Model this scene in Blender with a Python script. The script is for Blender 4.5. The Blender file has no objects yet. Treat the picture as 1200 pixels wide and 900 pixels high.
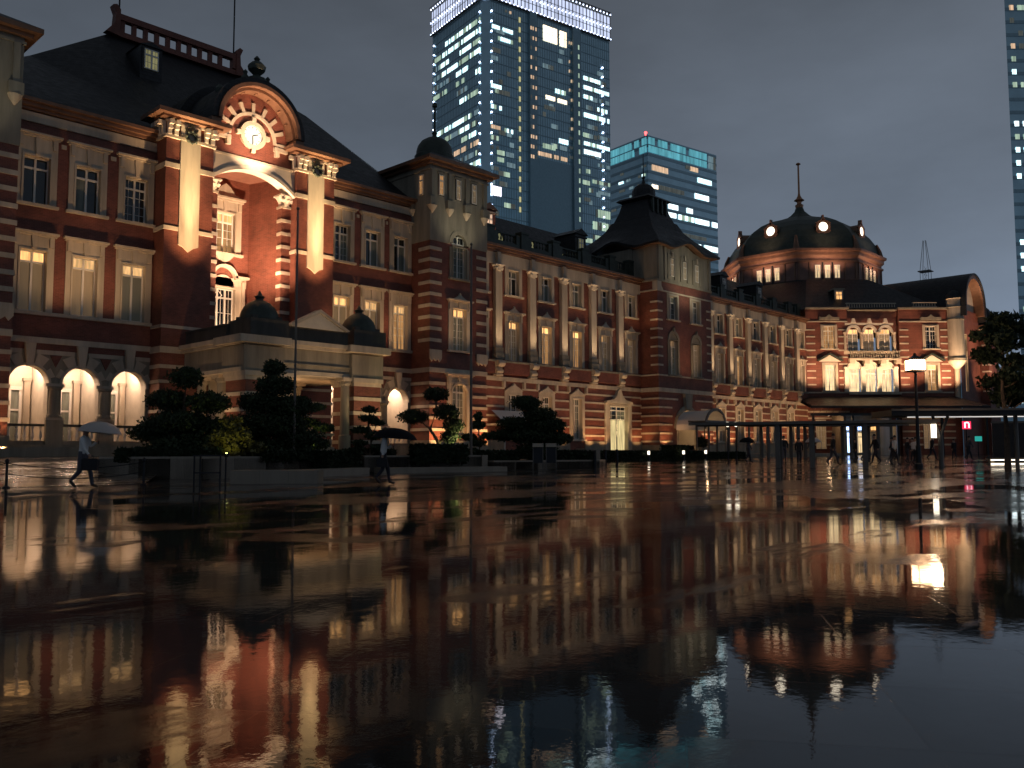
import bpy, bmesh, math, random
from mathutils import Vector, Matrix
random.seed(7)
S = bpy.context.scene
C = S.collection
PI = math.pi
R = math.radians

# ------------------------------------------------------------------ camera frame (real positions, metres)
F_PX, HOR = 1030.0, 530.3
PITCH = math.atan((HOR - 450) / F_PX)
YAW = R(43.894)
FH = Vector((math.cos(YAW), math.sin(YAW), 0)); RT = Vector((math.sin(YAW), -math.cos(YAW), 0))
def gz(x, y): return -0.15 + 0.008 * (0.7206 * x + 0.6933 * y)     # the plaza climbs gently towards the station

# ------------------------------------------------------------------ materials
def newmat(name):
    m = bpy.data.materials.new(name); m.use_nodes = True
    nt = m.node_tree; b = nt.nodes['Principled BSDF']
    return m, nt, b
def N(nt, t, **kw):
    n = nt.nodes.new(t)
    for k, v in kw.items():
        if k in n.inputs.keys(): n.inputs[k].default_value = v
        else: setattr(n, k, v)
    return n
def plain(name, col, rough=.6, metal=0, var=.25, scale=1.5, bump=0, spec=.5, streak=False):
    m, nt, b = newmat(name)
    tc = N(nt, 'ShaderNodeTexCoord')
    nz = N(nt, 'ShaderNodeTexNoise', Scale=scale, Detail=6.0, Roughness=.65)
    if streak:
        mp = N(nt, 'ShaderNodeMapping'); mp.inputs['Scale'].default_value = (1, 1, .15)
        nt.links.new(tc.outputs['Object'], mp.inputs[0]); nt.links.new(mp.outputs[0], nz.inputs['Vector'])
    else: nt.links.new(tc.outputs['Object'], nz.inputs['Vector'])
    cr = N(nt, 'ShaderNodeValToRGB')
    cr.color_ramp.elements[0].position = .3; cr.color_ramp.elements[1].position = .7
    cr.color_ramp.elements[0].color = tuple(c * (1 - var) for c in col) + (1,)
    cr.color_ramp.elements[1].color = tuple(min(1, c * (1 + var)) for c in col) + (1,)
    nt.links.new(nz.outputs['Fac'], cr.inputs[0]); nt.links.new(cr.outputs[0], b.inputs['Base Color'])
    b.inputs['Roughness'].default_value = rough; b.inputs['Metallic'].default_value = metal
    b.inputs['Specular IOR Level'].default_value = spec
    if bump:
        bp = N(nt, 'ShaderNodeBump', Strength=bump, Distance=.05)
        n2 = N(nt, 'ShaderNodeTexNoise', Scale=scale * 6, Detail=5.0)
        nt.links.new(tc.outputs['Object'], n2.inputs['Vector'])
        nt.links.new(n2.outputs['Fac'], bp.inputs['Height']); nt.links.new(bp.outputs[0], b.inputs['Normal'])
    return m
def brick(name, a, c):
    m, nt, b = newmat(name)
    tc = N(nt, 'ShaderNodeTexCoord')
    sx = N(nt, 'ShaderNodeSeparateXYZ'); nt.links.new(tc.outputs['Object'], sx.inputs[0])
    ad = N(nt, 'ShaderNodeMath', operation='ADD'); nt.links.new(sx.outputs[0], ad.inputs[0]); nt.links.new(sx.outputs[1], ad.inputs[1])
    cb = N(nt, 'ShaderNodeCombineXYZ'); nt.links.new(ad.outputs[0], cb.inputs[0]); nt.links.new(sx.outputs[2], cb.inputs[1])
    br = N(nt, 'ShaderNodeTexBrick', Scale=1.0)
    br.inputs['Brick Width'].default_value = .23; br.inputs['Row Height'].default_value = .075; br.inputs['Mortar Size'].default_value = .006
    br.inputs['Color1'].default_value = a + (1,); br.inputs['Color2'].default_value = c + (1,)
    br.inputs['Mortar'].default_value = (a[0] * 1.15, a[1] * 1.7, a[2] * 1.9, 1)
    nt.links.new(cb.outputs[0], br.inputs['Vector'])
    nz = N(nt, 'ShaderNodeTexNoise', Scale=.7, Detail=8.0, Roughness=.7); nt.links.new(tc.outputs['Object'], nz.inputs['Vector'])
    mr = N(nt, 'ShaderNodeMapRange'); mr.inputs[1].default_value = .3; mr.inputs[2].default_value = .7; mr.inputs[3].default_value = .58; mr.inputs[4].default_value = 1.32
    nt.links.new(nz.outputs['Fac'], mr.inputs[0])
    mx = N(nt, 'ShaderNodeVectorMath', operation='SCALE'); nt.links.new(br.outputs[0], mx.inputs[0]); nt.links.new(mr.outputs[0], mx.inputs['Scale'])
    nt.links.new(mx.outputs[0], b.inputs['Base Color']); b.inputs['Roughness'].default_value = .62
    bp = N(nt, 'ShaderNodeBump', Strength=.3, Distance=.01); nt.links.new(br.outputs['Fac'], bp.inputs['Height']); bp.invert = True
    nt.links.new(bp.outputs[0], b.inputs['Normal'])
    return m
def slate(name):
    m, nt, b = newmat(name); L = nt.links.new
    tc = N(nt, 'ShaderNodeTexCoord'); sx = N(nt, 'ShaderNodeSeparateXYZ'); L(tc.outputs['Object'], sx.inputs[0])
    ad = N(nt, 'ShaderNodeMath', operation='ADD'); L(sx.outputs[0], ad.inputs[0]); L(sx.outputs[1], ad.inputs[1])
    cb = N(nt, 'ShaderNodeCombineXYZ'); L(ad.outputs[0], cb.inputs[0]); L(sx.outputs[2], cb.inputs[1])
    br = N(nt, 'ShaderNodeTexBrick', Scale=1.0); br.inputs['Brick Width'].default_value = .35; br.inputs['Row Height'].default_value = .24; br.inputs['Mortar Size'].default_value = .02
    br.inputs['Color1'].default_value = (.017, .018, .021, 1); br.inputs['Color2'].default_value = (.009, .010, .012, 1); br.inputs['Mortar'].default_value = (.003, .003, .003, 1)
    L(cb.outputs[0], br.inputs['Vector']); L(br.outputs[0], b.inputs['Base Color'])
    nz = N(nt, 'ShaderNodeTexNoise', Scale=2.5, Detail=6.0); L(tc.outputs['Object'], nz.inputs['Vector'])
    mr = N(nt, 'ShaderNodeMapRange'); mr.inputs[3].default_value = .3; mr.inputs[4].default_value = .75; L(nz.outputs['Fac'], mr.inputs[0]); L(mr.outputs[0], b.inputs['Roughness'])
    bp = N(nt, 'ShaderNodeBump', Strength=.8, Distance=.03); bp.invert = True; L(br.outputs['Fac'], bp.inputs['Height']); L(bp.outputs[0], b.inputs['Normal'])
    return m
def emit(name, col, st, base=(.02, .02, .02), fold=0, rough=.3):
    m, nt, b = newmat(name)
    b.inputs['Base Color'].default_value = base + (1,); b.inputs['Roughness'].default_value = rough
    b.inputs['Emission Color'].default_value = col + (1,); b.inputs['Emission Strength'].default_value = st
    if fold:
        tc = N(nt, 'ShaderNodeTexCoord'); mp = N(nt, 'ShaderNodeMapping'); mp.inputs['Scale'].default_value = (1, 1, .12)
        nz = N(nt, 'ShaderNodeTexNoise', Scale=fold, Detail=3.0)
        mr = N(nt, 'ShaderNodeMapRange'); mr.inputs[1].default_value = .3; mr.inputs[2].default_value = .7
        mr.inputs[3].default_value = st * .55; mr.inputs[4].default_value = st * 1.35
        nt.links.new(tc.outputs['Object'], mp.inputs[0]); nt.links.new(mp.outputs[0], nz.inputs['Vector'])
        nt.links.new(nz.outputs['Fac'], mr.inputs[0]); nt.links.new(mr.outputs[0], b.inputs['Emission Strength'])
    return m
M = {}
M['brick'] = brick('red_brick', (.20, .060, .038), (.145, .042, .027))
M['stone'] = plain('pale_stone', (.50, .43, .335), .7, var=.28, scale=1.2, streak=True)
M['stone_dd'] = plain('shaded_stone', (.07, .065, .055), .75, var=.35, scale=1.6, streak=True); M['stone_d'] = plain('weathered_stone', (.27, .24, .185), .75, var=.3, scale=1.6, streak=True)  # darkest stone has the shade of backlit rails and porch parapet in its colour
M['plaster'] = plain('cream_plaster', (.66, .60, .50), .7, var=.1, scale=2)
M['white'] = plain('white_paint', (.75, .72, .66), .5, var=.05)
M['slate'] = slate('slate_roof')
M['copper'] = plain('dark_copper', (.05, .062, .05), .5, .3, var=.3, scale=2)
M['coppere'] = plain('brown_copper', (.20, .11, .07), .45, .4, var=.25, scale=2)
M['iron'] = plain('dark_iron', (.025, .025, .027), .4, .6, var=.2)
M['steel'] = plain('grey_steel', (.15, .13, .11), .45, .2, var=.15)
M['glass'] = plain('dark_glass', (.012, .016, .018), .08, var=.3, spec=.8)
M['glass2'] = plain('window_curtain', (.16, .18, .155), .6, var=.4, scale=5, streak=True)
M['curt'] = emit('curtain_faint', (1, .62, .30), .035, (.30, .27, .2), fold=6)
M['curt2'] = emit('curtain_soft', (1, .60, .28), .12, (.3, .27, .2), fold=6)
M['curt_b'] = emit('curtain_grey', (.8, .75, .5), .012, (.2, .2, .16), fold=9); M['curt_c'] = emit('curtain_warm', (1, .6, .28), .075, (.34, .28, .2), fold=7); M['amber_b'] = emit('lit_amber_b', (1, .56, .22), .85, fold=7); M['amber_c'] = emit('lit_amber_c', (1, .52, .18), 2.1, fold=4)
M['amber'] = emit('lit_amber', (1, .50, .17), 1.5, fold=5)
M['ambers'] = emit('lit_amber_soft', (1, .50, .18), .42, fold=6)
M['warmw'] = emit('lit_warm_white', (1, .72, .38), 1.15, fold=5)
M['pinkw'] = emit('lit_pink_white', (1, .66, .46), 1.4, fold=3)
M['cream'] = emit('lit_cream', (1, .86, .66), 3.0)
M['bluew'] = emit('lit_blue_white', (.40, .58, 1.0), 3.6, fold=4)
M['dw'] = emit('lit_drum', (1, .72, .38), 1.0, fold=7)
M['dim'] = emit('lit_dim', (.8, .75, .35), .22, fold=6)

# ------------------------------------------------------------------ mesh builder
class Fr:
    """local frame of a wall: u along it, v out of it, z up"""
    def __init__(s, x, y, deg=0, z=0):
        a = R(deg); s.o = Vector((x, y, z)); s.u = Vector((math.cos(a), math.sin(a), 0)); s.n = Vector((math.sin(a), -math.cos(a), 0))
    def p(s, u, v, z): return s.o + s.u * u + s.n * v + Vector((0, 0, z))
W0 = Fr(0, 0, 0)
class MB:
    def __init__(s, fr=None): s.v = []; s.f = []; s.m = []; s.mats = []; s.fr = fr or Fr(0, 48); s.cuts = []
    def cut(s):
        if s.f and (not s.cuts or s.cuts[-1] != (len(s.v), len(s.f))): s.cuts.append((len(s.v), len(s.f)))
    def mi(s, m):
        m = M[m] if isinstance(m, str) else m
        if m not in s.mats: s.mats.append(m)
        return s.mats.index(m)
    def face(s, pts, m):
        i = len(s.v); s.v += [tuple(p) for p in pts]; s.f.append(tuple(range(i, i + len(pts)))); s.m.append(s.mi(m))
    def quad(s, pl, m): s.face([s.fr.p(*q) for q in pl], m)
    def box(s, u0, u1, v0, v1, z0, z1, m='stone', bot=True):
        P = s.fr.p
        a = [P(u0, v1, z0), P(u1, v1, z0), P(u1, v0, z0), P(u0, v0, z0)]; b = [P(u0, v1, z1), P(u1, v1, z1), P(u1, v0, z1), P(u0, v0, z1)]
        i = len(s.v); s.v += [tuple(q) for q in a + b]; k = s.mi(m)
        fs = [(0, 1, 5, 4), (1, 2, 6, 5), (2, 3, 7, 6), (3, 0, 4, 7), (4, 5, 6, 7)] + ([(3, 2, 1, 0)] if bot else [])
        for f in fs: s.f.append(tuple(i + q for q in f)); s.m.append(k)
        return s
    def prism(s, pts, v0, v1, m='stone'):
        """polygon in (u,z), extruded from v0 to v1 (front)"""
        P = s.fr.p
        f = [P(u, v1, z) for u, z in pts]; b = [P(u, v0, z) for u, z in pts]; n = len(pts)
        s.face(f, m); s.face(b[::-1], m)
        for k in range(n): s.face([f[k], b[k], b[(k + 1) % n], f[(k + 1) % n]], m)
        return s
    def plan(s, pts, z0, z1, m='stone'):
        """polygon in plan (u,v), extruded in z"""
        P = s.fr.p; n = len(pts)
        a = [P(u, v, z0) for u, v in pts]; b = [P(u, v, z1) for u, v in pts]
        s.face(b, m); s.face(a[::-1], m)
        for k in range(n): s.face([a[k], a[(k + 1) % n], b[(k + 1) % n], b[k]], m)
        return s
    def lathe(s, u, v, prof, n=16, m='stone', a0=0, sq=1):
        P = s.fr.p; rings = []
        for r, z in prof:
            rings.append([P(u + r * math.cos(a0 + 2 * PI * k / n), v + r * math.sin(a0 + 2 * PI * k / n) * sq, z) for k in range(n)])
        for a, b in zip(rings, rings[1:]):
            for k in range(n): s.face([a[k], a[(k + 1) % n], b[(k + 1) % n], b[k]], m)
        s.face(rings[-1], m); s.face(rings[0][::-1], m)
        return s
    def tube(s, pts, r, n=8, m='iron', r1=None):
        pts = [Vector(p) for p in pts]; L = len(pts); rings = []
        for i, p in enumerate(pts):
            d = (pts[min(i + 1, L - 1)] - pts[max(i - 1, 0)]).normalized()
            a = d.cross(Vector((0, 0, 1))); a = a.normalized() if a.length > 1e-3 else Vector((1, 0, 0)); b = d.cross(a)
            rr = r if r1 is None else r + (r1 - r) * i / (L - 1)
            rings.append([p + a * rr * math.cos(2 * PI * k / n) + b * rr * math.sin(2 * PI * k / n) for k in range(n)])
        for a, b in zip(rings, rings[1:]):
            for k in range(n): s.face([a[k], a[(k + 1) % n], b[(k + 1) % n], b[k]], m)
        s.face(rings[0][::-1], m); s.face(rings[-1], m)
        return s
    def ring(s, u, z, r0, r1, v0, v1, a0=0, a1=180, n=20, m='stone'):
        """arch ring in the wall plane"""
        P = s.fr.p
        for k in range(n):
            t0 = R(a0 + (a1 - a0) * k / n); t1 = R(a0 + (a1 - a0) * (k + 1) / n)
            q = [(r0, t0), (r1, t0), (r1, t1), (r0, t1)]
            f = [P(u + r * math.cos(t), v1, z + r * math.sin(t)) for r, t in q]; b = [P(u + r * math.cos(t), v0, z + r * math.sin(t)) for r, t in q]
            s.face(f, m); s.face([f[1], b[1], b[2], f[2]], m); s.face([f[3], b[3], b[0], f[0]], m)
            if k == 0 and abs(a1 - a0) < 359: s.face([f[0], b[0], b[1], f[1]], m)
            if k == n - 1 and abs(a1 - a0) < 359: s.face([f[2], b[2], b[3], f[3]], m)
        return s
    def build(s, name, parent=None, label=None, smooth=False):
        if s.cuts:          # every marked piece becomes a part of its own
            cs = [(0, 0)] + s.cuts + [(len(s.v), len(s.f))]; out = None
            for (v0, f0), (v1, f1) in zip(cs, cs[1:]):
                if f1 == f0: continue
                q = MB(s.fr); q.v = s.v[v0:v1]; q.f = [tuple(i - v0 for i in f) for f in s.f[f0:f1]]; q.mats = s.mats; q.m = s.m[f0:f1]
                out = q.build(name, parent, label, smooth)
            return out
        me = bpy.data.meshes.new(name); me.from_pydata(s.v, [], s.f)
        for m in s.mats: me.materials.append(m)
        me.polygons.foreach_set('material_index', s.m)
        if smooth:
            bm = bmesh.new(); bm.from_mesh(me); bmesh.ops.remove_doubles(bm, verts=bm.verts, dist=1e-4)
            for f in bm.faces: f.smooth = True
            for e in bm.edges:
                if len(e.link_faces) == 2 and e.calc_face_angle(0) > .6: e.smooth = False
            bm.to_mesh(me); bm.free()
        me.update()
        o = bpy.data.objects.new(name, me); C.objects.link(o)
        if parent is not None:
            o.parent = parent; o.matrix_parent_inverse = Matrix.Translation(-wloc(parent))
        if label: o['label'] = label
        return o
def wloc(o):
    v = Vector(o.location)
    return v if o.parent is None else Vector((0, 0, 0)) if o.type == 'MESH' else v
def thing(name, label, cat, loc, group=None):
    o = bpy.data.objects.new(name, None); C.objects.link(o); o.location = loc; o.empty_display_size = .3
    o['label'] = label; o['category'] = cat
    if group: o['group'] = group
    return o
def tag(o, label, cat, group=None):
    o['label'] = label; o['category'] = cat
    if group: o['group'] = group
    return o
def struct(o, kind='structure'): o['kind'] = kind; return o
def grp(src, loc, rz=0, label=None, sc=1):
    """copy of a thing with its parts and sub-parts"""
    r = src.copy(); C.objects.link(r); r.location = loc; r.rotation_euler = (0, 0, rz); r.scale = (sc,) * 3
    if label: r['label'] = label
    def rec(a, b):
        for ch in [x for x in a.children]:
            c = ch.copy(); C.objects.link(c); c.parent = b; c.matrix_parent_inverse = ch.matrix_parent_inverse.copy(); rec(ch, c)
    rec(src, r)
    return r

# ------------------------------------------------------------------ wall kit
def wall(b, u0, u1, z0, z1, ops=(), depth=.35, m='brick', v=0, mrev='stone'):
    """front face of a wall with openings (ua,ub,za,zb[,arch]) and their reveals"""
    us = sorted({u0, u1} | {o[0] for o in ops} | {o[1] for o in ops}); zs = sorted({z0, z1} | {o[2] for o in ops} | {o[3] for o in ops})
    us = [x for x in us if u0 <= x <= u1]; zs = [x for x in zs if z0 <= x <= z1]
    for a, c in zip(us, us[1:]):
        for d, e in zip(zs, zs[1:]):
            mu, mz = (a + c) / 2, (d + e) / 2
            if any(o[0] < mu < o[1] and o[2] < mz < o[3] for o in ops): continue
            b.quad([(a, v, d), (c, v, d), (c, v, e), (a, v, e)], m)
    for o in ops:
        ua, ub, za, zb = o[:4]
        if len(o) > 4 and o[4]:
            r = (ub - ua) / 2; uc = (ua + ub) / 2; zc = zb - r; n = 14
            for k in range(n):
                t0, t1 = PI * k / n, PI * (k + 1) / n
                p0 = (uc + r * math.cos(t0), zc + r * math.sin(t0)); p1 = (uc + r * math.cos(t1), zc + r * math.sin(t1))
                b.quad([(p0[0], v, p0[1]), (p0[0], v, zb), (p1[0], v, zb), (p1[0], v, p1[1])][::-1], m)
                b.quad([(p0[0], v, p0[1]), (p0[0], v - depth, p0[1]), (p1[0], v - depth, p1[1]), (p1[0], v, p1[1])], mrev)
            zt = zc
        else:
            b.quad([(ua, v, zb), (ub, v, zb), (ub, v - depth, zb), (ua, v - depth, zb)], mrev); zt = zb
        b.quad([(ua, v, za), (ua, v, zt), (ua, v - depth, zt), (ua, v - depth, za)], mrev)
        b.quad([(ub, v, za), (ub, v - depth, za), (ub, v - depth, zt), (ub, v, zt)], mrev)
        b.quad([(ua, v, za), (ua, v - depth, za), (ub, v - depth, za), (ub, v, za)], mrev)
    return b
def band(b, u0, u1, z0, z1, ops=(), v=.05, m='stone', vb=-.01):
    """stone course that stops at openings"""
    cuts = [(o[0] - (o[5] if len(o) > 5 else .0), o[1] + (o[5] if len(o) > 5 else .0)) for o in ops if o[2] < z1 and o[3] > z0]
    segs = [(u0, u1)]
    for a, c in cuts:
        ns = []
        for x, y in segs:
            if c <= x or a >= y: ns.append((x, y)); continue
            if a > x: ns.append((x, a))
            if c < y: ns.append((c, y))
        segs = ns
    for x, y in segs:
        if y - x > .04: b.box(x, y, vb, v, z0, z1, m)
def window(root, fr, uc, z0, z1, w=1.15, style='dark', v=-.3, bars=True, rows=None, arch=False, name='window', seed=0, cols=2):
    """window = glazing mesh > window_frame"""
    rnd = random.Random(int(uc * 97 + z0 * 31) + seed)
    g = MB(fr); u0, u1 = uc - w / 2, uc + w / 2; h = z1 - z0
    tr = z1 - .3 * (w if arch else h if h < 1.6 else 1.9)              # transom height
    def cellmat(top, side):
        if style == 'dark': return 'glass' if (side == rnd.choice((0, 1)) or top) and rnd.random() < .75 else 'glass2'
        if style == 'blank': return 'curt'
        if style == 'transom': return 'amber' if top else 'curt'
        if style == 'half': return 'amber' if top else 'ambers'
        if style == 'one': return ('amber' if side == 0 else 'curt2') if top else 'curt'
        if style == 'lit': return 'ambers'
        if style == 'bright': return 'warmw'
        if style == 'clear': return 'glass'
        if style == 'pink': return 'pinkw'
        if style == 'dimlit': return 'dim'
        return style
    vc = rnd.choice(('curt', 'curt_b', 'curt_c')); va = rnd.choice(('amber', 'amber', 'amber_b', 'amber_c'))
    cm0 = cellmat
    def cellmat(top, side): return {'curt': vc, 'amber': va}.get(cm0(top, side), cm0(top, side)) if style != 'dark' else cm0(top, side)
    for sd in range(cols):
        a = u0 + (u1 - u0) * sd / cols; c = u0 + (u1 - u0) * (sd + 1) / cols
        if tr > z0 + .3:
            g.quad([(a, v, z0), (c, v, z0), (c, v, tr), (a, v, tr)], cellmat(False, sd))
            g.quad([(a, v, tr), (c, v, tr), (c, v, z1), (a, v, z1)], cellmat(True, sd))
        else: g.quad([(a, v, z0), (c, v, z0), (c, v, z1), (a, v, z1)], cellmat(False, sd))
    o = g.build(name, root)
    f = MB(fr); t = .06
    f.box(u0, u0 + t, v + .003, v + .07, z0, z1, 'white'); f.box(u1 - t, u1, v + .003, v + .07, z0, z1, 'white')
    f.box(u0 + t, u1 - t, v + .003, v + .07, z1 - t, z1, 'white'); f.box(u0 + t, u1 - t, v + .003, v + .07, z0, z0 + t, 'white')
    for sd in range(1, cols):
        a = u0 + (u1 - u0) * sd / cols
        f.box(a - .05, a + .05, v + .004, v + .09, z0 + t, z1 - t, 'white')
    if tr > z0 + .3: f.box(u0 + t, u1 - t, v + .005, v + .085, tr - .05, tr + .05, 'white')
    if bars:
        for sd in range(cols):
            a = u0 + (u1 - u0) * (sd + .5) / cols
            f.box(a - .011, a + .011, v + .002, v + .03, z0 + t, z1 - t, 'white')
        nr = rows or max(2, round((tr - z0) / .5))
        for k in range(1, nr):
            z = z0 + (tr - z0) * k / nr; f.box(u0 + t, u1 - t, v + .001, v + .028, z - .011, z + .011, 'white')
    f.build('window_frame', o)
    return o
def surround(b, uc, z0, z1, w, sw, cap=0, v=.07, sill=True, m='stone', ped=0, head=.0):
    """stone architrave round an opening of width w; outer width sw; head = height of stone above opening up to cap"""
    b.cut(); u0, u1, a0, a1 = uc - w / 2, uc + w / 2, uc - sw / 2, uc + sw / 2
    zt = z1 + head
    b.box(a0, u0, -.01, v, z0, zt, m); b.box(u1, a1, -.01, v, z0, zt, m); b.box(u0, u1, -.01, v, z1, zt, m)
    b.box(u0 - .09, u0, v - .01, v + .05, z0, z1 + .09, m); b.box(u1, u1 + .09, v - .01, v + .05, z0, z1 + .09, m); b.box(u0, u1, v - .01, v + .05, z1, z1 + .09, m)
    if head > .35:
        b.prism([(uc - .09, z1 + .1), (uc + .09, z1 + .1), (uc + .14, zt), (uc - .14, zt)], v - .01, v + .09, m)
        for e in (a0 + .05, a1 - .25): b.box(e, e + .2, v - .01, v + .1, zt - .55, zt, m)
    if cap: 
        b.box(a0 - .08, a1 + .08, -.01, v + .12, zt, zt + cap * .5, m); b.box(a0 - .16, a1 + .16, -.01, v + .24, zt + cap * .5, zt + cap, m)
    if ped:
        b.prism([(uc - sw * .32, zt + cap), (uc + sw * .32, zt + cap), (uc + .12, zt + cap + ped * .6), (uc, zt + cap + ped), (uc - .12, zt + cap + ped * .6)], 0, v + .1, m)
    if sill: b.box(a0 - .1, a1 + .1, -.01, v + .14, z0 - .15, z0, m)
def cornice(b, u0, u1, z, fr=None, out=.6, h=.35, m='coppere', ends=True):
    b.box(u0 - (out if ends else 0), u1 + (out if ends else 0), -.2, out, z - h * .35, z, m)
    b.box(u0 - (out * .6 if ends else 0), u1 + (out * .6 if ends else 0), -.2, out * .66, z - h * .7, z - h * .35 - .002, m)
    b.box(u0 - (out * .3 if ends else 0), u1 + (out * .3 if ends else 0), -.2, out * .33, z - h, z - h * .7 - .002, m)
def balu(b, u0, u1, z0, z1, v=0, n=None, m='stone', rail=.12, thick=.2, mr=None):
    """balustrade with turned balusters"""
    b.box(u0, u1, v - thick / 2, v + thick / 2, z1 - rail, z1, mr or m); b.box(u0, u1, v - thick / 2, v + thick / 2, z0, z0 + rail, mr or m)
    n = n or max(2, int((u1 - u0) / .32)); h = z1 - z0 - 2 * rail; a = z0 + rail
    for k in range(n):
        u = u0 + (u1 - u0) * (k + .5) / n
        b.lathe(u, v, [(.06, a), (.06, a + .05 * h), (.035, a + .1 * h), (.09, a + .35 * h), (.035, a + .7 * h), (.035, a + .8 * h), (.07, a + .86 * h), (.07, a + h)], 6, m)

ST = thing('station_building', 'long red brick station with white stone bands, slate roofs and a far octagonal dome', 'station', (60, 50, .6))
LIGHTS = []; LK = 4.2
def spot(loc, tgt, power, col=(1, .58, .27), ang=70, blend=.8, size=.12):
    l = bpy.data.lights.new('spot_lamp', 'SPOT'); l.energy = power * LK; l.color = col; l.spot_size = R(ang); l.spot_blend = blend; l.shadow_soft_size = size
    o = bpy.data.objects.new('spot_lamp', l); C.objects.link(o); o.location = loc
    o.rotation_euler = (Vector(tgt) - Vector(loc)).to_track_quat('-Z', 'Y').to_euler(); LIGHTS.append(o); return o
def point(loc, power, col=(1, .62, .32), size=.12):
    l = bpy.data.lights.new('lamp_light', 'POINT'); l.energy = power; l.color = col; l.shadow_soft_size = size
    o = bpy.data.objects.new('lamp_light', l); C.objects.link(o); o.location = loc; LIGHTS.append(o); return o
AMB = (1, .52, .22); WARM = (1, .60, .30); PINK = (1, .62, .38)

WF = Fr(0, 48)
# ================================================================== wings beside the central pavilion
def wing(u0, u1, cs, arches, left):
    W3, W2 = 1.25, 1.25
    ops = [(c - W3 / 2, c + W3 / 2, 13.75, 16.2) for c in cs] + [(c - W2 / 2, c + W2 / 2, 8.25, 11.35) for c in cs]
    aops = [(c - .93, c + .93, 1.7, 5.5, True) for c in arches]
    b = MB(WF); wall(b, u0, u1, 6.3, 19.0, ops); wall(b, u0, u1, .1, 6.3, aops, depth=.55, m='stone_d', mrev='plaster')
    for a, c in zip(cs, cs[1:]): b.box(a + 1.14, c - 1.14, -.01, .06, 16.9, 17.12)
    band(b, u0, u1, 8.05, 8.23, v=.16); band(b, u0, u1, 6.64, 6.93, v=.1); band(b, u0, u1, 17.95, 18.45, v=.1)
    b.build('brick_wall', ST)
    b = MB(WF)
    for c in cs:
        surround(b, c, 13.75, 16.2, W3, 1.95, cap=.2, head=1.0)
        surround(b, c, 8.25, 11.35, W2, 1.95, cap=.2, head=.75, sill=False)
    b.build('window_surround', ST)
    b = MB(WF)
    for c in arches:
        b.ring(c, 4.57, .93, 1.06, 0, .12, m='stone')
        for s in (-1, 1):
            for t in (25, 62): 
                a0 = R(90 - s * t + 11); a1 = R(90 - s * t - 11); rr = 1.3 if t == 62 else 1.6
                b.prism([(c + 1.08 * math.cos(a0), 4.57 + 1.08 * math.sin(a0)), (c + 1.08 * math.cos(a1), 4.57 + 1.08 * math.sin(a1)), (c + rr * math.cos(a1), 4.57 + rr * math.sin(a1)), (c + rr * math.cos(a0), 4.57 + rr * math.sin(a0))], 0, .07, 'stone')
        b.prism([(c - .14, 5.45), (c + .14, 5.45), (c + .26, 6.62), (c - .26, 6.62)], 0, .22, 'stone')
    mids = [(a + c) / 2 for a, c in zip(arches, arches[1:])]
    for mu in mids:
        b.prism([(mu - .28, 6.05), (mu + .28, 6.05), (mu, 5.45)], 0, .085, 'brick')
        b.box(mu - .45, mu + .45, 0, .14, 4.45, 4.62, 'stone'); b.box(mu - .42, mu + .42, 0, .22, 1.5, 2.75, 'stone_d'); b.box(mu - .45, mu + .45, 0, .27, 2.75, 2.87, 'stone')
        b.lathe(mu, .04, [(.36, 2.87), (.36, 3.0), (.31, 3.05), (.29, 4.3), (.36, 4.34), (.36, 4.46)], 14, 'stone_d')
    band(b, u0, u1, 6.08, 6.3, [(c - .35, c + .35, 0, 20) for c in arches], v=.04)
    b.build('arcade_stonework', ST)
    # loggia room
    a0, a1 = min(arches) - 1.2, max(arches) + 1.08
    b = MB(WF); b.box(a0, a1, -3.1, -3.0, 1.5, 6.0, 'plaster'); b.box(a0, a1, -3.0, -.56, 1.3, 1.5, 'stone'); b.box(a0, a1, -3.0, -.56, 5.9, 6.0, 'plaster')
    b.box(a0 - .1, a0, -3, -.56, 1.5, 5.9, 'plaster'); b.box(a1, a1 + .1, -3, -.56, 1.5, 5.9, 'plaster')
    for c in arches:
        b.box(c + .0, c + .1, -3.0, -2.9, 1.5, 4.4, 'white'); b.box(c + .5, c + .6, -3.0, -2.9, 1.5, 4.4, 'white'); b.box(c + .0, c + .6, -3.0, -2.88, 4.4, 4.6, 'white'); b.box(c + .1, c + .5, -2.95, -2.92, 3.3, 3.4, 'white')
        b.box(c + .1, c + .5, -3.0, -2.97, 1.5, 4.4, 'glass2'); b.box(c + .68, c + .98, -3.0, -2.75, 1.5, 4.9, 'stone'); b.box(c + .62, c + 1.04, -3.0, -2.7, 4.9, 5.05, 'stone')
        (b.box(c + 1.1, c + 1.4, -3.0, -.6, 1.5, 5.9, 'plaster') if c != max(arches) else None)
    b.build('arcade_interior', ST)
    b = MB(WF)
    for c in arches: b.cut(); balu(b, c - .93, c + .93, 1.55, 2.55, v=-.25, n=5, m='white', mr='stone_dd')  # white balusters and dark rails paint the backlight from the loggia
    b.build('balustrade', ST)
    b = MB(WF); cornice(b, u0, u1, 19.03, out=.65, h=.5, ends=False); b.build('cornice', ST)
    b = MB(WF); b.box(u0, u1, -.3, .25, 0, 1.5, 'stone_d'); b.build('plinth', ST)
    for c in arches: point((c + .2, 49.6, 5.82), 330, (1, .66, .46), .15)
wing(13.4, 20.98, [14.85, 17.37, 19.93], [14.85, 17.36, 19.84], True)
wing(32.05, 39.6, [33.6, 36.12, 38.55], [33.35, 35.85, 38.4], False)
for i, c in enumerate([14.85, 17.37, 19.93]):
    window(ST, WF, c, 13.75, 16.2, 1.25, ['dark', 'dark', 'clear'][i], bars=i == 2, seed=i * 3); window(ST, WF, c, 8.25, 11.35, 1.25, 'transom', bars=False)
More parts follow.
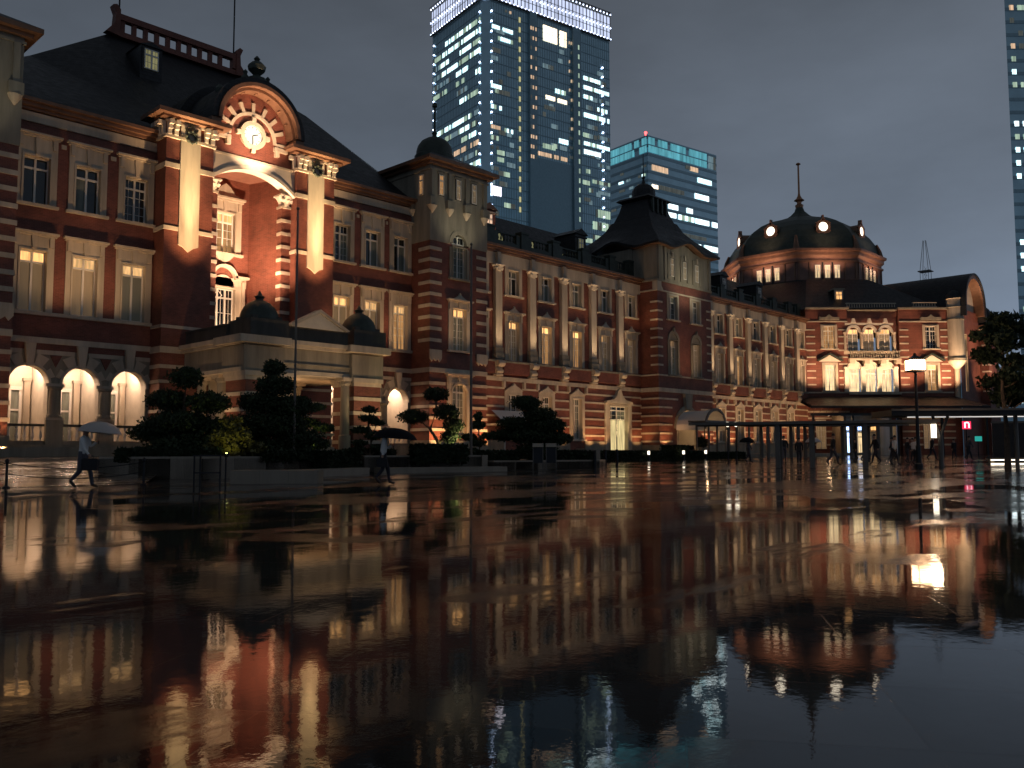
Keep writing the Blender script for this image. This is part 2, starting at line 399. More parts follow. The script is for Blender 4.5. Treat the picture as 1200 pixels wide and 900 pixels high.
for i, c in enumerate([33.6, 36.12, 38.55]):
    window(ST, WF, c, 13.75, 16.2, 1.25, 'dark', seed=i, bars=i == 0); window(ST, WF, c, 8.25, 11.35, 1.25, ['transom', 'transom', 'half'][i], bars=i == 2)

# ================================================================== central pavilion
PF = Fr(0, 46.7)
NB = 50.6
def pier(u0, u1, inner):
    """inner = +1 when the niche lies to the right"""
    uc = (u0 + u1) / 2 - .02
    b = MB(PF); b.box(u0, u1, -3.9, 0, .1, 19.72, 'brick')
    def wrap(z0, z1, o=.06, m='stone'): b.box(u0 - o, u1 + o, -1.25, o, z0, z1, m)
    for z0, z1 in [(16.88, 17.16), (13.36, 13.58), (7.9, 8.07), (6.53, 6.88), (5.68, 5.88), (4.87, 5.04), (4.05, 4.22), (3.24, 3.41), (2.43, 2.6)]: wrap(z0, z1)
    wrap(18.55, 18.72, .12); wrap(.1, 1.9, .08, 'stone_d'); b.build('brick_pier', ST); b = MB(PF)
    b.prism([(uc - .58, 12.6), (uc - .3, 12.5), (uc, 12.25), (uc + .3, 12.5), (uc + .58, 12.6), (uc + .58, 18.9), (uc - .58, 18.9)], 0, .1, 'stone')
    b.build('stone_pilaster', ST)
    b = MB(PF)
    b.box(u0 - .02, u1 + .02, -1.2, .05, 19.45, 19.6, 'plaster'); b.box(uc - .58, uc + .58, 0, .08, 18.9, 19.45, 'plaster')
    us = [u0 + .12, u0 + .5, u1 - .5, u1 - .12]
    for u in us:
        b.prism([(0, 0)] * 0 or [(u - .11, 18.72), (u + .11, 18.72), (u + .12, 19.5), (u - .12, 19.5)], 0, .16, 'plaster')
        b.box(u - .12, u + .12, 0, .42, 19.25, 19.5, 'plaster'); b.box(u - .11, u + .11, 0, .28, 19.0, 19.25, 'plaster')
    for v in (-.25, -.65, -1.05):
        for s in (-1, 1):
            ux = u0 if s < 0 else u1
            b.box(min(ux, ux + s * .16), max(ux, ux + s * .16), v - .12, v + .12, 18.72, 19.25, 'plaster'); b.box(min(ux, ux + s * .4), max(ux, ux + s * .4), v - .12, v + .12, 19.25, 19.5, 'plaster')
    b.build('bracket', ST)
    b = MB(PF); o = .75
    b.box(u0 - o * .5, u1 + o * .5, -1.3 - o * .3, o * .5, 19.6, 19.72, 'coppere'); b.box(u0 - o, u1 + o, -1.3 - o * .6, o, 19.722, 19.95, 'coppere')
    P = PF.p; q = [P(u0 - o, o, 19.951), P(u1 + o, o, 19.951), P(u1 + o, -1.8, 19.951), P(u0 - o, -1.8, 19.951)]; t = [P(u0 + .4, -.5, 20.25), P(u1 - .4, -.5, 20.25), P(u1 - .4, -1.2, 20.25), P(u0 + .4, -1.2, 20.25)]
    for k in range(4): b.face([q[k], q[(k + 1) % 4], t[(k + 1) % 4], t[k]], 'slate')
    b.face(t, 'slate'); b.build('eave', ST)
    b = MB(PF); b.ring(uc, 18.8, .2, .34, .1, .26, 0, 360, 24, 'copper')
    for k in range(8):
        a = 2 * PI * k / 8; b.lathe(uc + .33 * math.cos(a), .24, [(.02, 18.7 + .33 * math.sin(a)), (.09, 18.8 + .33 * math.sin(a)), (.02, 18.9 + .33 * math.sin(a))], 6, 'copper')
    b.prism([(uc - .3, 19.1), (uc + .3, 19.1), (uc + .38, 19.32), (uc + .16, 19.28), (uc + .1, 19.48), (uc, 19.6), (uc - .1, 19.48), (uc - .16, 19.28), (uc - .38, 19.32)], .1, .24, 'copper')
    b.build('wreath_emblem', ST)
pier(20.98, 23.76, 1); pier(29.3, 32.05, -1)
# niche: back wall, slanted sides, lintel arch, pediment
b = MB(Fr(0, NB)); wall(b, 23.7, 29.4, 1, 18.4, [(25.85, 27.25, 13.55, 16.1), (25.75, 27.35, 8.85, 11.3)], depth=.3)
b.build('brick_wall', ST, 'brick back wall of the lit entrance niche')
NF = Fr(0, NB)
b = MB(NF)
surround(b, 26.55, 13.55, 16.1, 1.4, 2.3, cap=.25, head=.75, v=.1)
b.prism([(25.2, 17.1), (27.9, 17.1), (27.2, 17.3), (26.85, 17.75), (26.55, 17.95), (26.25, 17.75), (25.9, 17.3)], 0, .2, 'stone')
b.prism([(25.9, 13.4), (27.2, 13.4), (26.9, 13.1), (26.55, 12.9), (26.2, 13.1)], 0, .2, 'stone')
surround(b, 26.55, 8.85, 11.3, 1.6, 2.6, head=.15, v=.12, sill=False)
b.box(24.9, 25.85, 0, .35, 12.0, 12.15); b.box(27.25, 28.2, 0, .35, 12.0, 12.15); b.ring(26.55, 11.9, .72, .9, 0, .35, 0, 180, 14); b.ring(26.55, 11.45, .0, .72, 0, .1, 0, 180, 14)
b.box(25.0, 28.1, 0, .1, 11.45, 12.0)
for u in (25.15, 27.75): b.box(u, u + .2, .1, .28, 9.0, 11.8)
b.build('window_surround', ST)
window(ST, NF, 26.55, 13.55, 16.1, 1.4, 'half', v=-.25); o = window(ST, NF, 26.55, 8.85, 11.3, 1.6, 'clear', v=-.25, rows=2, cols=3)
d = MB(NF)
d.prism([(26.05, 10.9), (26.35, 11.22), (26.65, 10.9), (26.35, 10.58)], -.24, -.2, 'white'); d.prism([(26.12, 10.9), (26.35, 11.15), (26.58, 10.9), (26.35, 10.65)], -.2, -.195, 'glass')
d.build('glazing_bar', o)
# niche side walls (angled) and striped corner pillars
for s, ux, uo in ((1, 23.76, 24.9), (-1, 29.3, 28.25)):
    b = MB(W0)
    for (a, c) in (((ux, 48.0), (uo, NB)),):
        b.face([(ux, -46.9 * 0 + 47.4, 1), (uo, NB, 1), (uo, NB, 18.4), (ux, 47.4, 18.4)] if 1 else [], 'brick')
    b.build('brick_wall', ST)
    b = MB(Fr(0, 47.35)); uu = ux + s * .32
    b.box(uu - .32, uu + .32, -.5, .0, 1.2, 16.2, 'brick')
    z = 2.2
    while z < 16: b.box(uu - .36, uu + .36, -.5, .04, z, z + .2, 'stone'); z += .82
    b.box(uu - .36, uu + .36, -.55, .06, 16.2, 16.35, 'stone'); b.lathe(uu, -.25, [(.34, 16.35), (.38, 16.6), (.52, 16.85), (.56, 16.95)], 8, 'plaster', PI / 8); b.box(uu - .5, uu + .5, -.7, .2, 16.95, 17.05, 'plaster')
    for k in (-1, 0, 1): b.lathe(uu + k * .3, .12, [(.05, 16.55), (.13, 16.7), (.05, 16.85)], 6, 'plaster')
    b.build('striped_pillar', ST)
# segmental lintel with lit soffit
rise, half = 1.1, 2.77; rad = (half ** 2 + rise ** 2) / (2 * rise); zc = 17.95 - rad
b = MB(Fr(0, 46.98)); n = 28; pts = []
for k in range(n + 1):
    u = -half + 2 * half * k / n; pts.append((26.53 + u, zc + math.sqrt(rad * rad - u * u)))
for (ua, za), (ub, zb) in zip(pts, pts[1:]):
    b.quad([(ua, 0, za), (ub, 0, zb), (ub, 0, 18.5), (ua, 0, 18.5)], 'plaster'); b.quad([(ua, 0, za), (ua, -.7, za), (ub, -.7, zb), (ub, 0, zb)], 'white'); b.quad([(ua, -.7, za), (ub, -.7, zb), (ub, -.7, 18.3), (ua, -.7, 18.3)][::-1], 'brick')
    b.quad([(ua, .0, za), (ub, .0, zb), (ub, .09, zb), (ua, .09, za)], 'white'); b.quad([(ua, .09, za), (ub, .09, zb), (ub, .09, zb + .22), (ua, .09, za + .22)], 'plaster'); b.quad([(ua, .09, za + .22), (ub, .09, zb + .22), (ub, 0, zb + .22), (ua, 0, za + .22)], 'plaster')
b.box(23.76, 29.3, -.3, .03, 18.5, 18.62, 'stone'); b.box(23.76, 29.3, -3.6, -.7, 18.3, 18.4, 'brick'); b.build('arch_lintel', ST)
PFR = Fr(0, 47.2); cu, cz = 26.45, 20.15
b = MB(PFR); P = PFR.p
poly = [(23.76, 18.62), (29.3, 18.62)] + [(cu + 2.6 * math.cos(R(t)), 20.4 + 2.6 * math.sin(R(t))) for t in range(0, 181, 12)]
b.prism(poly, -1.4, 0, 'brick'); b.build('pediment_wall', ST)
b = MB(PFR)
b.ring(cu, 19.95, 1.42, 1.6, 0, .14, 0, 180, 26)
for k in range(9):
    t = R(180 * k / 8); c, s = math.cos(t), math.sin(t); px, pz = -s * .1, c * .1
    b.prism([(cu + 1.6 * c + px, 19.95 + 1.6 * s + pz), (cu + 1.6 * c - px, 19.95 + 1.6 * s - pz), (cu + 2.2 * c - px * 1.2, 19.95 + 2.2 * s - pz * 1.2), (cu + 2.2 * c + px * 1.2, 19.95 + 2.2 * s + pz * 1.2)], 0, .12)
for s in (-1, 1): b.box(cu + s * 1.9 - .45, cu + s * 1.9 + .45, 0, .2, 19.55, 19.8); b.box(cu + s * 1.62 - .12, cu + s * 1.62 + .12, 0, .26, 19.2, 19.6)
b.ring(cu, 20.15, .6, .86, 0, .2, 0, 360, 30)
for t in (0, 90, 180, 270):
    c, s = math.cos(R(t)), math.sin(R(t)); b.box(cu + .95 * c - .13, cu + .95 * c + .13, 0, .25, 20.15 + .95 * s - .13, 20.15 + .95 * s + .13)
b.build('pediment_stonework', ST)
b = MB(PFR); b.ring(cu, 20.15, 0, .6, 0, .05, 0, 360, 30, emit('clock_glow', (1, .86, .66), 1.6)); ck = b.build('clock', ST)
b = MB(PFR)
for k in range(12):
    c, s = math.cos(R(30 * k)), math.sin(R(30 * k)); px, pz = -s * .02, c * .02
    b.prism([(cu + .46 * c + px, 20.15 + .46 * s + pz), (cu + .46 * c - px, 20.15 + .46 * s - pz), (cu + .55 * c - px, 20.15 + .55 * s - pz), (cu + .55 * c + px, 20.15 + .55 * s + pz)], .051, .07, 'iron')
b.prism([(cu - .03, 20.15), (cu + .03, 20.15), (cu + .05, 19.68), (cu - .01, 19.66)], .07, .09, 'iron'); b.prism([(cu, 20.12), (cu, 20.19), (cu + .34, 20.3), (cu + .35, 20.25)], .09, .11, 'iron'); b.build('clock_hand', ck)
# hood over the clock
b = MB(PFR); b.ring(cu, 20.35, 2.32, 2.5, -.6, .75, 0, 180, 32, 'coppere'); b.ring(cu, 20.35, 2.5, 2.72, -.6, 1.1, 0, 180, 32, 'coppere'); b.ring(cu, 20.35, 2.722, 3.05, -2.5, 1.0, 0, 180, 32, 'slate')
b.ring(cu, 20.3, 2.6, 3.55, -7.5, -2.52, -8, 188, 30, 'slate')
for s in (-1, 1): b.box(cu + s * 2.75 - .3, cu + s * 2.75 + .3, -1, .9, 20.0, 20.35, 'coppere')
for k in range(7):
    t = R(25 + k * 21.7); c, s = math.cos(t), math.sin(t); b.box(cu + 2.3 * c - .05, cu + 2.3 * c + .05, .2, .5, 20.35 + 2.3 * s - .05, 20.35 + 2.3 * s + .05, 'coppere')
b.build('arched_hood', ST)
b = MB(PFR); z = 23.4
b.lathe(cu, .4, [(.55, z - .1), (.6, z + .15), (.3, z + .3), (.2, z + .4), (.5, z + .7), (.55, z + .95), (.3, z + 1.2), (.12, z + 1.3), (.2, z + 1.42), (.05, z + 1.6)], 10, 'copper')
for s in (-1, 1): b.lathe(cu + s * .75, .4, [(.3, z - .25), (.28, z), (.1, z + .25), (.15, z + .4), (.02, z + .55)], 8, 'copper')
for s in (-1, 1): b.cut(); b.lathe(cu + s * 2.35, .4, [(.25, 22.0), (.3, 22.25), (.1, 22.5)], 8, 'copper')
b.build('roof_ornament', ST)

# central roof
b = MB(W0)
Vv = [(13.2, 47.9, 19.03), (39.7, 47.9, 19.03), (43.5, 57.7, 24.6), (36.9, 57.7, 27.2), (31.4, 57.7, 28.5), (21.8, 57.7, 28.5), (17.2, 57.7, 25.5), (8.5, 57.7, 20.8), (8.5, 67, 19), (44, 67, 19), (20.5, 52, 22.2), (32.5, 52, 22.6)]
for f in [(0, 1, 11, 10), (1, 2, 3), (1, 3, 11), (11, 3, 4), (11, 4, 5, 10), (10, 5, 6), (0, 10, 6), (0, 6, 7), (7, 6, 8), (6, 5, 8), (5, 4, 9, 8), (4, 3, 9), (3, 2, 9)]: b.face([Vv[k] for k in f], 'slate')
b.build('slate_roof', ST)
CF = Fr(0, 57.5)
b = MB(CF)
u = 22.9
b.box(22.4, 30.7, -.25, .25, 28.4, 28.75, 'brick'); b.box(22.4, 30.7, -.25, .25, 29.55, 29.95, 'brick')
k = 0
while u < 30.5:
    b.box(u - .42, u - .14, -.12, .12, 28.75, 29.6, 'brick'); b.prism([(u - .14, 29.45), (u - .14, 29.6), (u + .0, 29.6)], -.12, .12, 'brick'); b.prism([(u + .35, 29.45), (u + .35, 29.6), (u + .2, 29.6)][::-1], -.12, .12, 'brick'); u += .77
b.box(30.45, 30.7, -.25, .25, 28.85, 29.55, 'brick')
for s, ux in ((-1, 22.4), (1, 30.7)):
    b.prism([(ux, 28.4), (ux, 30.2), (ux + s * .25, 30.5), (ux + s * .5, 30.4), (ux + s * .3, 29.9), (ux + s * .35, 29.2), (ux + s * .9, 28.5)][:: s], -.3, .3, 'brick')
b.build('roof_cresting', ST)
b = MB(CF)
for ux in (22.4, 30.6): b.cut(); b.tube([(ux, 57.5, 30), (ux, 57.5, 34.6)], .06, 6, 'iron')
b.build('roof_pole', ST)
b = MB(Fr(0, 54.2)); b.box(22.5, 23.9, -2.5, 0, 24.6, 26.9, 'slate'); b.prism([(22.4, 26.9), (24.0, 26.9), (23.2, 27.2)], -2.5, .1, 'slate'); b.box(22.6, 22.7, 0, .06, 25.3, 26.8, 'slate'); b.build('roof_dormer', ST)
window(ST, Fr(0, 54.2), 23.2, 25.4, 26.7, .9, 'dimlit', v=.01)

# ================================================================== porch
b = MB(Fr(0, 40)); PO = Fr(0, 40)
for u0, u1 in ((22.35, 24.35), (28.95, 30.75)):
    b.cut(); b.box(u0, u1, -2.0, 0, .1, 4.95, 'brick')
    for z in (1.55, 2.35, 3.15, 3.95, 4.75): b.box(u0 - .05, u1 + .05, -2.05, .05, z, z + .2, 'stone')
    b.box(u0 - .1, u1 + .1, -2.1, .1, .1, 1.1, 'stone_d'); b.box(u0 - .12, u1 + .12, -2.1, .14, 4.95, 5.2, 'stone')
b.build('striped_porch_pier', ST); b = MB(PO)
for u in (24.85, 28.6):
    for v in (-.36, -5.2):
        b.cut(); b.lathe(u, v, [(.34, .1), (.34, 2.0), (.27, 2.05), (.24, 4.75), (.33, 4.85), (.33, 5.0)], 14, 'stone_d'); b.box(u - .36, u + .36, v - .36, v + .36, 5.0, 5.2, 'stone')
for v in (-3.2, -5.4): b.cut(); b.lathe(22.75, v, [(.34, .1), (.34, 2.0), (.27, 2.05), (.24, 4.75), (.33, 4.85), (.33, 5.0)], 14, 'stone_d'); b.box(22.4, 23.1, v - .36, v + .36, 5.0, 5.2, 'stone')
b.build('porch_column', ST)
b = MB(PO)
b.box(22.3, 30.7, -6.6, -.2, 5.2, 6.55, 'stone_d')
b.box(22.2, 24.5, -2.2, .06, 5.207, 6.5, 'stone_d'); b.box(28.75, 30.9, -2.2, .06, 5.207, 6.5, 'stone_d')
b.box(22.1, 30.9, -6.6, 0, 6.55, 6.72); b.box(21.95, 31.05, -6.6, .15, 6.722, 6.95); b.box(21.8, 24.7, -2.4, .4, 6.6, 6.98); b.box(28.4, 31.2, -2.4, .4, 6.6, 6.98)
b.box(22.15, 30.85, -6.61, -.12, 5.17, 5.38); b.box(24.5, 28.75, -.2, -.12, 5.7, 5.76, 'stone_d'); b.build('porch_entablature', ST)
b = MB(PO)
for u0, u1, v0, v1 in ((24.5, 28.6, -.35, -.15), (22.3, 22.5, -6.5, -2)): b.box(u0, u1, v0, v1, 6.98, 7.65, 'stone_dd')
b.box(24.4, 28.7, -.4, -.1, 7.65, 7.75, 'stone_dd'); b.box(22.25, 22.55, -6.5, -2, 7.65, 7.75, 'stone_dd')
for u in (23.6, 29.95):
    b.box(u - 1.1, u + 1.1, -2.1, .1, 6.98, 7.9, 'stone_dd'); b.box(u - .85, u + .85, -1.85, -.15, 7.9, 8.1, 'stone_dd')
    b.lathe(u, -1, [(1.0, 7.9), (1.02, 8.0), (.95, 8.3), (.8, 8.6), (.55, 8.85), (.3, 8.98), (.2, 9.02), (.2, 9.1), (.28, 9.18), (.14, 9.28), (.03, 9.5)], 20, 'copper')
b.build('porch_parapet', ST, smooth=True)
b = MB(PO); b.prism([(25.0, 7.7), (28.3, 7.7), (26.65, 8.55)], -.45, 0, 'plaster'); b.prism([(24.9, 7.68), (26.65, 8.58), (26.65, 8.75), (24.75, 7.75)], -.5, .12, 'stone'); b.prism([(28.4, 7.68), (28.55, 7.75), (26.65, 8.75), (26.65, 8.58)], -.5, .12, 'stone'); b.build('porch_pediment', ST)
b = MB(PO); b.box(22.3, 30.7, -6.7, -.1, .1, 1.25, 'stone_d'); balu(b, 25.2, 27.9, 1.25, 2.1, -.4, 8, 'stone_d'); b.build('porch_floor', ST)
# lit doors seen through the porch
b = MB(Fr(0, 46.6)); b.box(23.8, 29.2, -.2, 0, 1.25, 5.2, 'plaster'); b.build('porch_inner_wall', ST)
window(ST, Fr(0, 46.6), 25.0, 2.0, 4.6, 1.2, 'pink', v=.02); window(ST, Fr(0, 46.6), 27.6, 2.0, 4.6, .8, 'pink', v=.02)
for c in (35.85, 33.35): window(ST, Fr(0, 50.9), c, 1.7, 5.2, 1.4, 'pinkw' if c < 34 else 'glass2', v=0, rows=4)

# ================================================================== end turrets of the centre (two alike)
def turret(u0, full=True):
    T = Fr(0, 46); u1 = u0 + 5.5; uc = (u0 + u1) / 2; LF = Fr(u0, 48, -90)         # left side: u runs out from the wing plane
    ops = [(uc - .65, uc + .65, 13.5, 16.3, True), (uc - .65, uc + .65, 8.3, 11.3), (uc - .65, uc + .65, 2.2, 5.9)]
    b = MB(T); wall(b, u0, u1, .1, 15.9, [(a, c, d, min(e, 15.9)) + ((False,) if e > 15.9 else ()) for a, c, d, e, *_ in ops])
    for s, x in ((0, u0), (1, u1)):
        b.face([(x, 46, .1), (x, 46, 15.9), (x, 51.6, 15.9), (x, 51.6, .1)], 'brick')
    for z in [8.75 + .81 * k for k in range(9)]:
        b.box(u0 - .05, u0 + 1.05, -1.2, .05, z, z + .24); b.box(u1 - 1.05, u1 + .05, -1.2, .05, z, z + .24)
    for z0, z1 in ((6.62, 6.95), (5.75, 5.97), (4.95, 5.15), (4.15, 4.35), (3.35, 3.55), (2.55, 2.75)):
        band(b, u0 - .05, u1 + .05, z0, z1, [(uc - 1.3, uc + 1.3, 0, 6.6)], v=.05, vb=-2)
    for cu_ in (u0 + .5, u1 - .5): b.prism([(cu_ - .55, 8.2), (cu_ - .55, 7.6), (cu_ - .35, 7.35), (cu_ - .2, 7.55), (cu_, 7.4), (cu_ + .2, 7.55), (cu_ + .35, 7.35), (cu_ + .55, 7.6), (cu_ + .55, 8.2)][::-1], 0, .1)
    b.box(u0 - .08, u1 + .08, -2, .08, .1, 1.9, 'stone_d')
    b.build('brick_wall', ST)
    b = MB(T)
    b.box(u0 - .04, uc - .9, -5.6, .04, 15.9, 21.5, 'stone_d'); b.box(uc + .9, u1 + .04, -5.6, .04, 15.9, 21.5, 'stone_d'); b.box(uc - .9, uc + .9, -5.6, .04, 17.1, 21.5, 'stone_d')
    b.ring(uc, 16.0, .68, 1.0, -.2, .08, 0, 180, 16, 'stone_d'); 
    for s in (-1, 1):
        b.prism([(uc + s * .9, 15.9), (uc + s * .9, 17.1), (uc + s * .6, 17.1), (uc + s * .68, 16.4), (uc + s * .9, 16)][::s], -.2, .04, 'stone_d')
    b.box(uc - .7, uc + .7, -.2, .04, 16.75, 17.1, 'stone_d')
    b.box(u0 - .12, u1 + .12, -5.6, .12, 20.95, 21.1, 'stone_d')
    b.build('stone_belvedere', ST)
    b = MB(T)
    for cu_ in (u0 + .12, u0 + 1.75, u0 + 3.4, u1 - .3):
        b.cut(); b.lathe(cu_, .06, [(.05, 17.85), (.28, 18.2), (.34, 18.35)], 10, 'stone'); b.box(cu_ - .34, cu_ + .34, -.2, .3, 18.35, 18.95, 'stone_d'); b.box(cu_ - .15, cu_ + .15, .0, .2, 18.95, 20.95, 'stone_d')
    b.cut(); b.lathe(u0 - .06, -1.9, [(.05, 17.85), (.28, 18.2), (.34, 18.35)], 10, 'stone'); b.box(u0 - .3, u0, -2.2, -1.6, 18.35, 18.95, 'stone_d')
    b.build('corbel', ST)
    b = MB(T); surround(b, uc, 8.3, 11.3, 1.3, 2.1, cap=.2, head=.45, ped=.5); surround(b, uc, 2.2, 5.9, 1.4, 2.3, head=.5, sill=False, cap=.25); b.ring(uc, 5.2, .72, .85, 0, .16, 0, 180, 14); surround(b, uc, 13.5, 15.7, 1.3, 1.9, head=.0, m='stone_d')
    b.build('window_surround', ST)
    window(ST, T, uc, 13.5, 16.6, 1.3, 'dark'); window(ST, T, uc, 8.3, 11.3, 1.3, 'transom'); window(ST, T, uc, 2.2, 5.9, 1.4, 'curt', rows=6)
    for uu, st in ((u0 + .95, 'ambers'), (u0 + 2.6, 'curt2'), (u0 + 4.15, 'curt2')):
        b = MB(T); b.box(uu - .3, uu + .3, .03, .05, 19.2, 20.75, 'iron'); b.box(uu - .36, uu + .36, .03, .12, 20.75, 20.9, 'stone_d'); b.build('window_recess', ST)
        window(ST, T, uu, 19.25, 20.7, .46, st, v=.055, cols=1, bars=True)
    window(ST, LF, 1.1, 19.25, 20.7, .46, 'ambers', v=.055, cols=1)
    b = MB(T); b.box(u0 - .35, u1 + .35, -5.9, .35, 21.3, 21.5, 'coppere'); b.box(u0 - .7, u1 + .7, -6.2, .7, 21.502, 21.75, 'coppere'); b.build('eave', ST)
    b = MB(T); P = T.p; e = [P(u0 - .7, .7, 21.752), P(u1 + .7, .7, 21.752), P(u1 + .7, -6.2, 21.752), P(u0 - .7, -6.2, 21.752)]; a = P(uc, -2.75, 23.6)
    for k in range(4): b.face([e[k], e[(k + 1) % 4], a], 'slate')
    b.build('slate_roof', ST)
    b = MB(T); b.lathe(uc, -2.75, [(1.5, 22.6), (1.5, 23.1), (1.38, 23.2), (1.36, 23.5), (1.25, 23.9), (1.0, 24.25), (.6, 24.5), (.2, 24.62), (.15, 24.8), (.22, 24.95), (.09, 25.1), (.08, 26.9), (.2, 27.0), (.18, 27.2), (.02, 27.35)], 20, 'copper'); b.build('cupola', ST, smooth=True)
turret(39.6); turret(7.9)
spot((7.4, 45, 1.2), (8.5, 46.3, 6), 10, AMB, 100)

# ================================================================== colonnaded long blocks
def block(u0, u1, wins, pils, gwins, door=None, st3=None, st2=None, rights=None):
    g = [(c - .6, c + .6, 2.15, 5.6) for c in gwins]
    ops = [(c - w / 2, c + w / 2, 13.5, 15.5) for c, w in wins] + [(c - w / 2, c + w / 2, 8.3, 11.4) for c, w in wins] + g
    if door: ops.append((door - 1.3, door + 1.3, 1.25, 5.15))
    b = MB(WF); wall(b, u0, u1, .1, 17.2, ops)
    gg = [(c - 1.0, c + 1.0, 0, 6.6) for c in gwins] + ([(door - 1.95, door + 1.95, 0, 5.8)] if door else [])
    band(b, u0, u1, 6.62, 6.95, v=.12); band(b, u0, u1, 15.78, 16.7, v=.08)
    for z in (6.0, 5.28, 4.56, 3.84, 3.12, 2.4): band(b, u0, u1, z, z + .15, gg, v=.05)
    band(b, u0, u1, .1, 2.0, [(o[0], o[1], 0, 9) for o in gg] if door else [], v=.1, m='stone_d')
    b.build('brick_wall', ST)
    b = MB(WF)
    for c, w in wins:
        sw = w + .75
        surround(b, c, 13.5, 15.5, w, sw, head=.28); surround(b, c, 8.3, 11.4, w, sw, cap=.2, head=.55, ped=.5, sill=False)
    b.build('window_surround', ST)
    b = MB(WF)
    for p in pils:
        b.cut(); b.box(p - .36, p + .36, 0, .3, 9.2, 15.2, 'stone'); b.box(p - .42, p + .42, 0, .36, 8.75, 9.2, 'stone_d'); b.box(p - .46, p + .46, 0, .42, 8.3, 8.75, 'stone_d')
        b.lathe(p, .1, [(.34, 15.2), (.36, 15.3), (.42, 15.5), (.56, 15.65)], 8, 'plaster', PI / 8); b.box(p - .5, p + .5, 0, .5, 15.65, 15.75, 'plaster')
        for s in (-1, 0, 1): b.lathe(p + s * .3, .36, [(.04, 15.25), (.12, 15.42), (.04, 15.58)], 6, 'plaster')
        b.box(p - .18, p + .18, 0, .35, 15.85, 16.7, 'stone')
    b.build('pilaster', ST)
    b = MB(WF)
    for p in pils:   # scroll consoles under the pilasters
        b.cut(); b.prism([(p - .34, 7.15), (p + .34, 7.15), (p + .4, 8.28), (p - .4, 8.28)], 0, .3, 'stone')
        for zz, vv, rr in ((7.95, .42, .26), (7.35, .3, .18)):
            P = WF.p; n = 12
            ring0 = [P(p - .34, vv + rr * math.cos(2 * PI * k / n), zz + rr * math.sin(2 * PI * k / n)) for k in range(n)]; ring1 = [q + WF.u * .68 for q in ring0]
            b.face(ring0, 'stone'); b.face(ring1[::-1], 'stone')
            for k in range(n): b.face([ring0[k], ring1[k], ring1[(k + 1) % n], ring0[(k + 1) % n]], 'stone')
        b.box(p - .4, p + .4, 0, .36, 6.98, 7.12)
    b.build('scroll_console', ST)
    b = MB(WF)
    xs = sorted([u0] + pils + [u1])
    for a, c in zip(xs, xs[1:]):
        b.cut()
        if c - a > 1.5: b.box(a + .5, c - .5, 0, .34, 7.15, 8.05, 'brick'); b.box(a + .45, c - .45, 0, .42, 8.05, 8.2, 'stone_d')
    b.build('balcony_panel', ST)
    b = MB(WF)
    for c in gwins:
        surround(b, c, 2.15, 5.6, 1.2, 1.95, head=.3, v=.1); b.prism([(c - 1.0, 5.9), (c + 1.0, 5.9), (c + .55, 6.15), (c + .2, 6.3), (c, 6.5), (c - .2, 6.3), (c - .55, 6.15)], 0, .2, 'stone')
        for s in (-1, 1): b.box(c + s * 1.15 - .1, c + s * 1.15 + .1, 0, .25, 6.1, 6.6)
    if door:
        surround(b, door, 1.25, 5.15, 2.6, 3.9, head=.25, v=.14, sill=False)
        b.prism([(door - 2.0, 5.4), (door + 2.0, 5.4), (door + 1.9, 5.6), (door + .9, 5.75), (door + .45, 6.1), (door + .25, 6.55), (door, 6.75), (door - .25, 6.55), (door - .45, 6.1), (door - .9, 5.75), (door - 1.9, 5.6)], 0, .3, 'stone')
    b.build('window_surround', ST)
    b = MB(WF); cornice(b, u0, u1, 17.24, out=.62, h=.5, ends=False); b.build('cornice', ST)
    b = MB(Fr(0, 48.9)); 
    x = u0
    pp = sorted([u0 + .4] + pils + [u1 - .4])
    for p in pp: b.box(p - .42, p + .42, -.3, .3, 17.24, 18.95, 'iron' if 0 else 'copper'); b.box(p - .48, p + .48, -.36, .36, 18.95, 19.1, 'copper')
    for a, c in zip(pp, pp[1:]):
        if c - a > 1.3:
            b.box(a + .42, c - .42, -.2, .2, 17.24, 17.95, 'copper'); balu(b, a + .9, c - .9, 17.95, 18.75, 0, None, 'copper', rail=.1)
            b.box(a + .42, a + .9, -.2, .2, 17.95, 18.75, 'copper'); b.box(c - .9, c - .42, -.2, .2, 17.95, 18.75, 'copper')
    b.build('parapet', ST)
    b = MB(W0); e0, e1 = u0, u1
    b.face([(e0, 48.6, 17.3), (e1, 48.6, 17.3), (e1, 50, 17.5), (e0, 50, 17.5)], 'slate')
    b.face([(e0, 50, 17.5), (e1, 50, 17.5), (e1, 55, 22.2), (e0, 55, 22.2)], 'slate'); b.face([(e0, 55, 22.2), (e1, 55, 22.2), (e1, 62, 17.3), (e0, 62, 17.3)], 'slate')
    b.face([(e0, 62, 17.3), (e1, 62, 17.3), (e1, 62, .1), (e0, 62, .1)], 'brick')
    b.box(e0, e1, -55.1 + 0, -54.9, 22.1, 22.3, 'slate') if 0 else None
    b.build('slate_roof', ST)
    for i, (c, w) in enumerate(wins):
        window(ST, WF, c, 13.5, 15.5, w, 'dark', seed=i, bars=False); window(ST, WF, c, 8.3, 11.4, w, (st2 or ['transom'] * 9)[i])
    for c in gwins: window(ST, WF, c, 2.15, 5.6, 1.2, 'dark', rows=5)
block(45.1, 67.2, [(46.6, .6), (50.05, 1.2), (53.97, 1.2), (57.9, 1.2), (61.85, 1.2), (65.75, 1.2)], [48.15, 52.09, 56.03, 59.97, 63.9], [50.0, 53.95, 57.85], 63.6,
      st2=['curt', 'transom', 'half', 'half', 'one', 'one'])
window(ST, WF, 63.6, 3.95, 5.15, 2.6, 'dark', v=-.2, rows=2, cols=2, name='door')
b = MB(WF); 
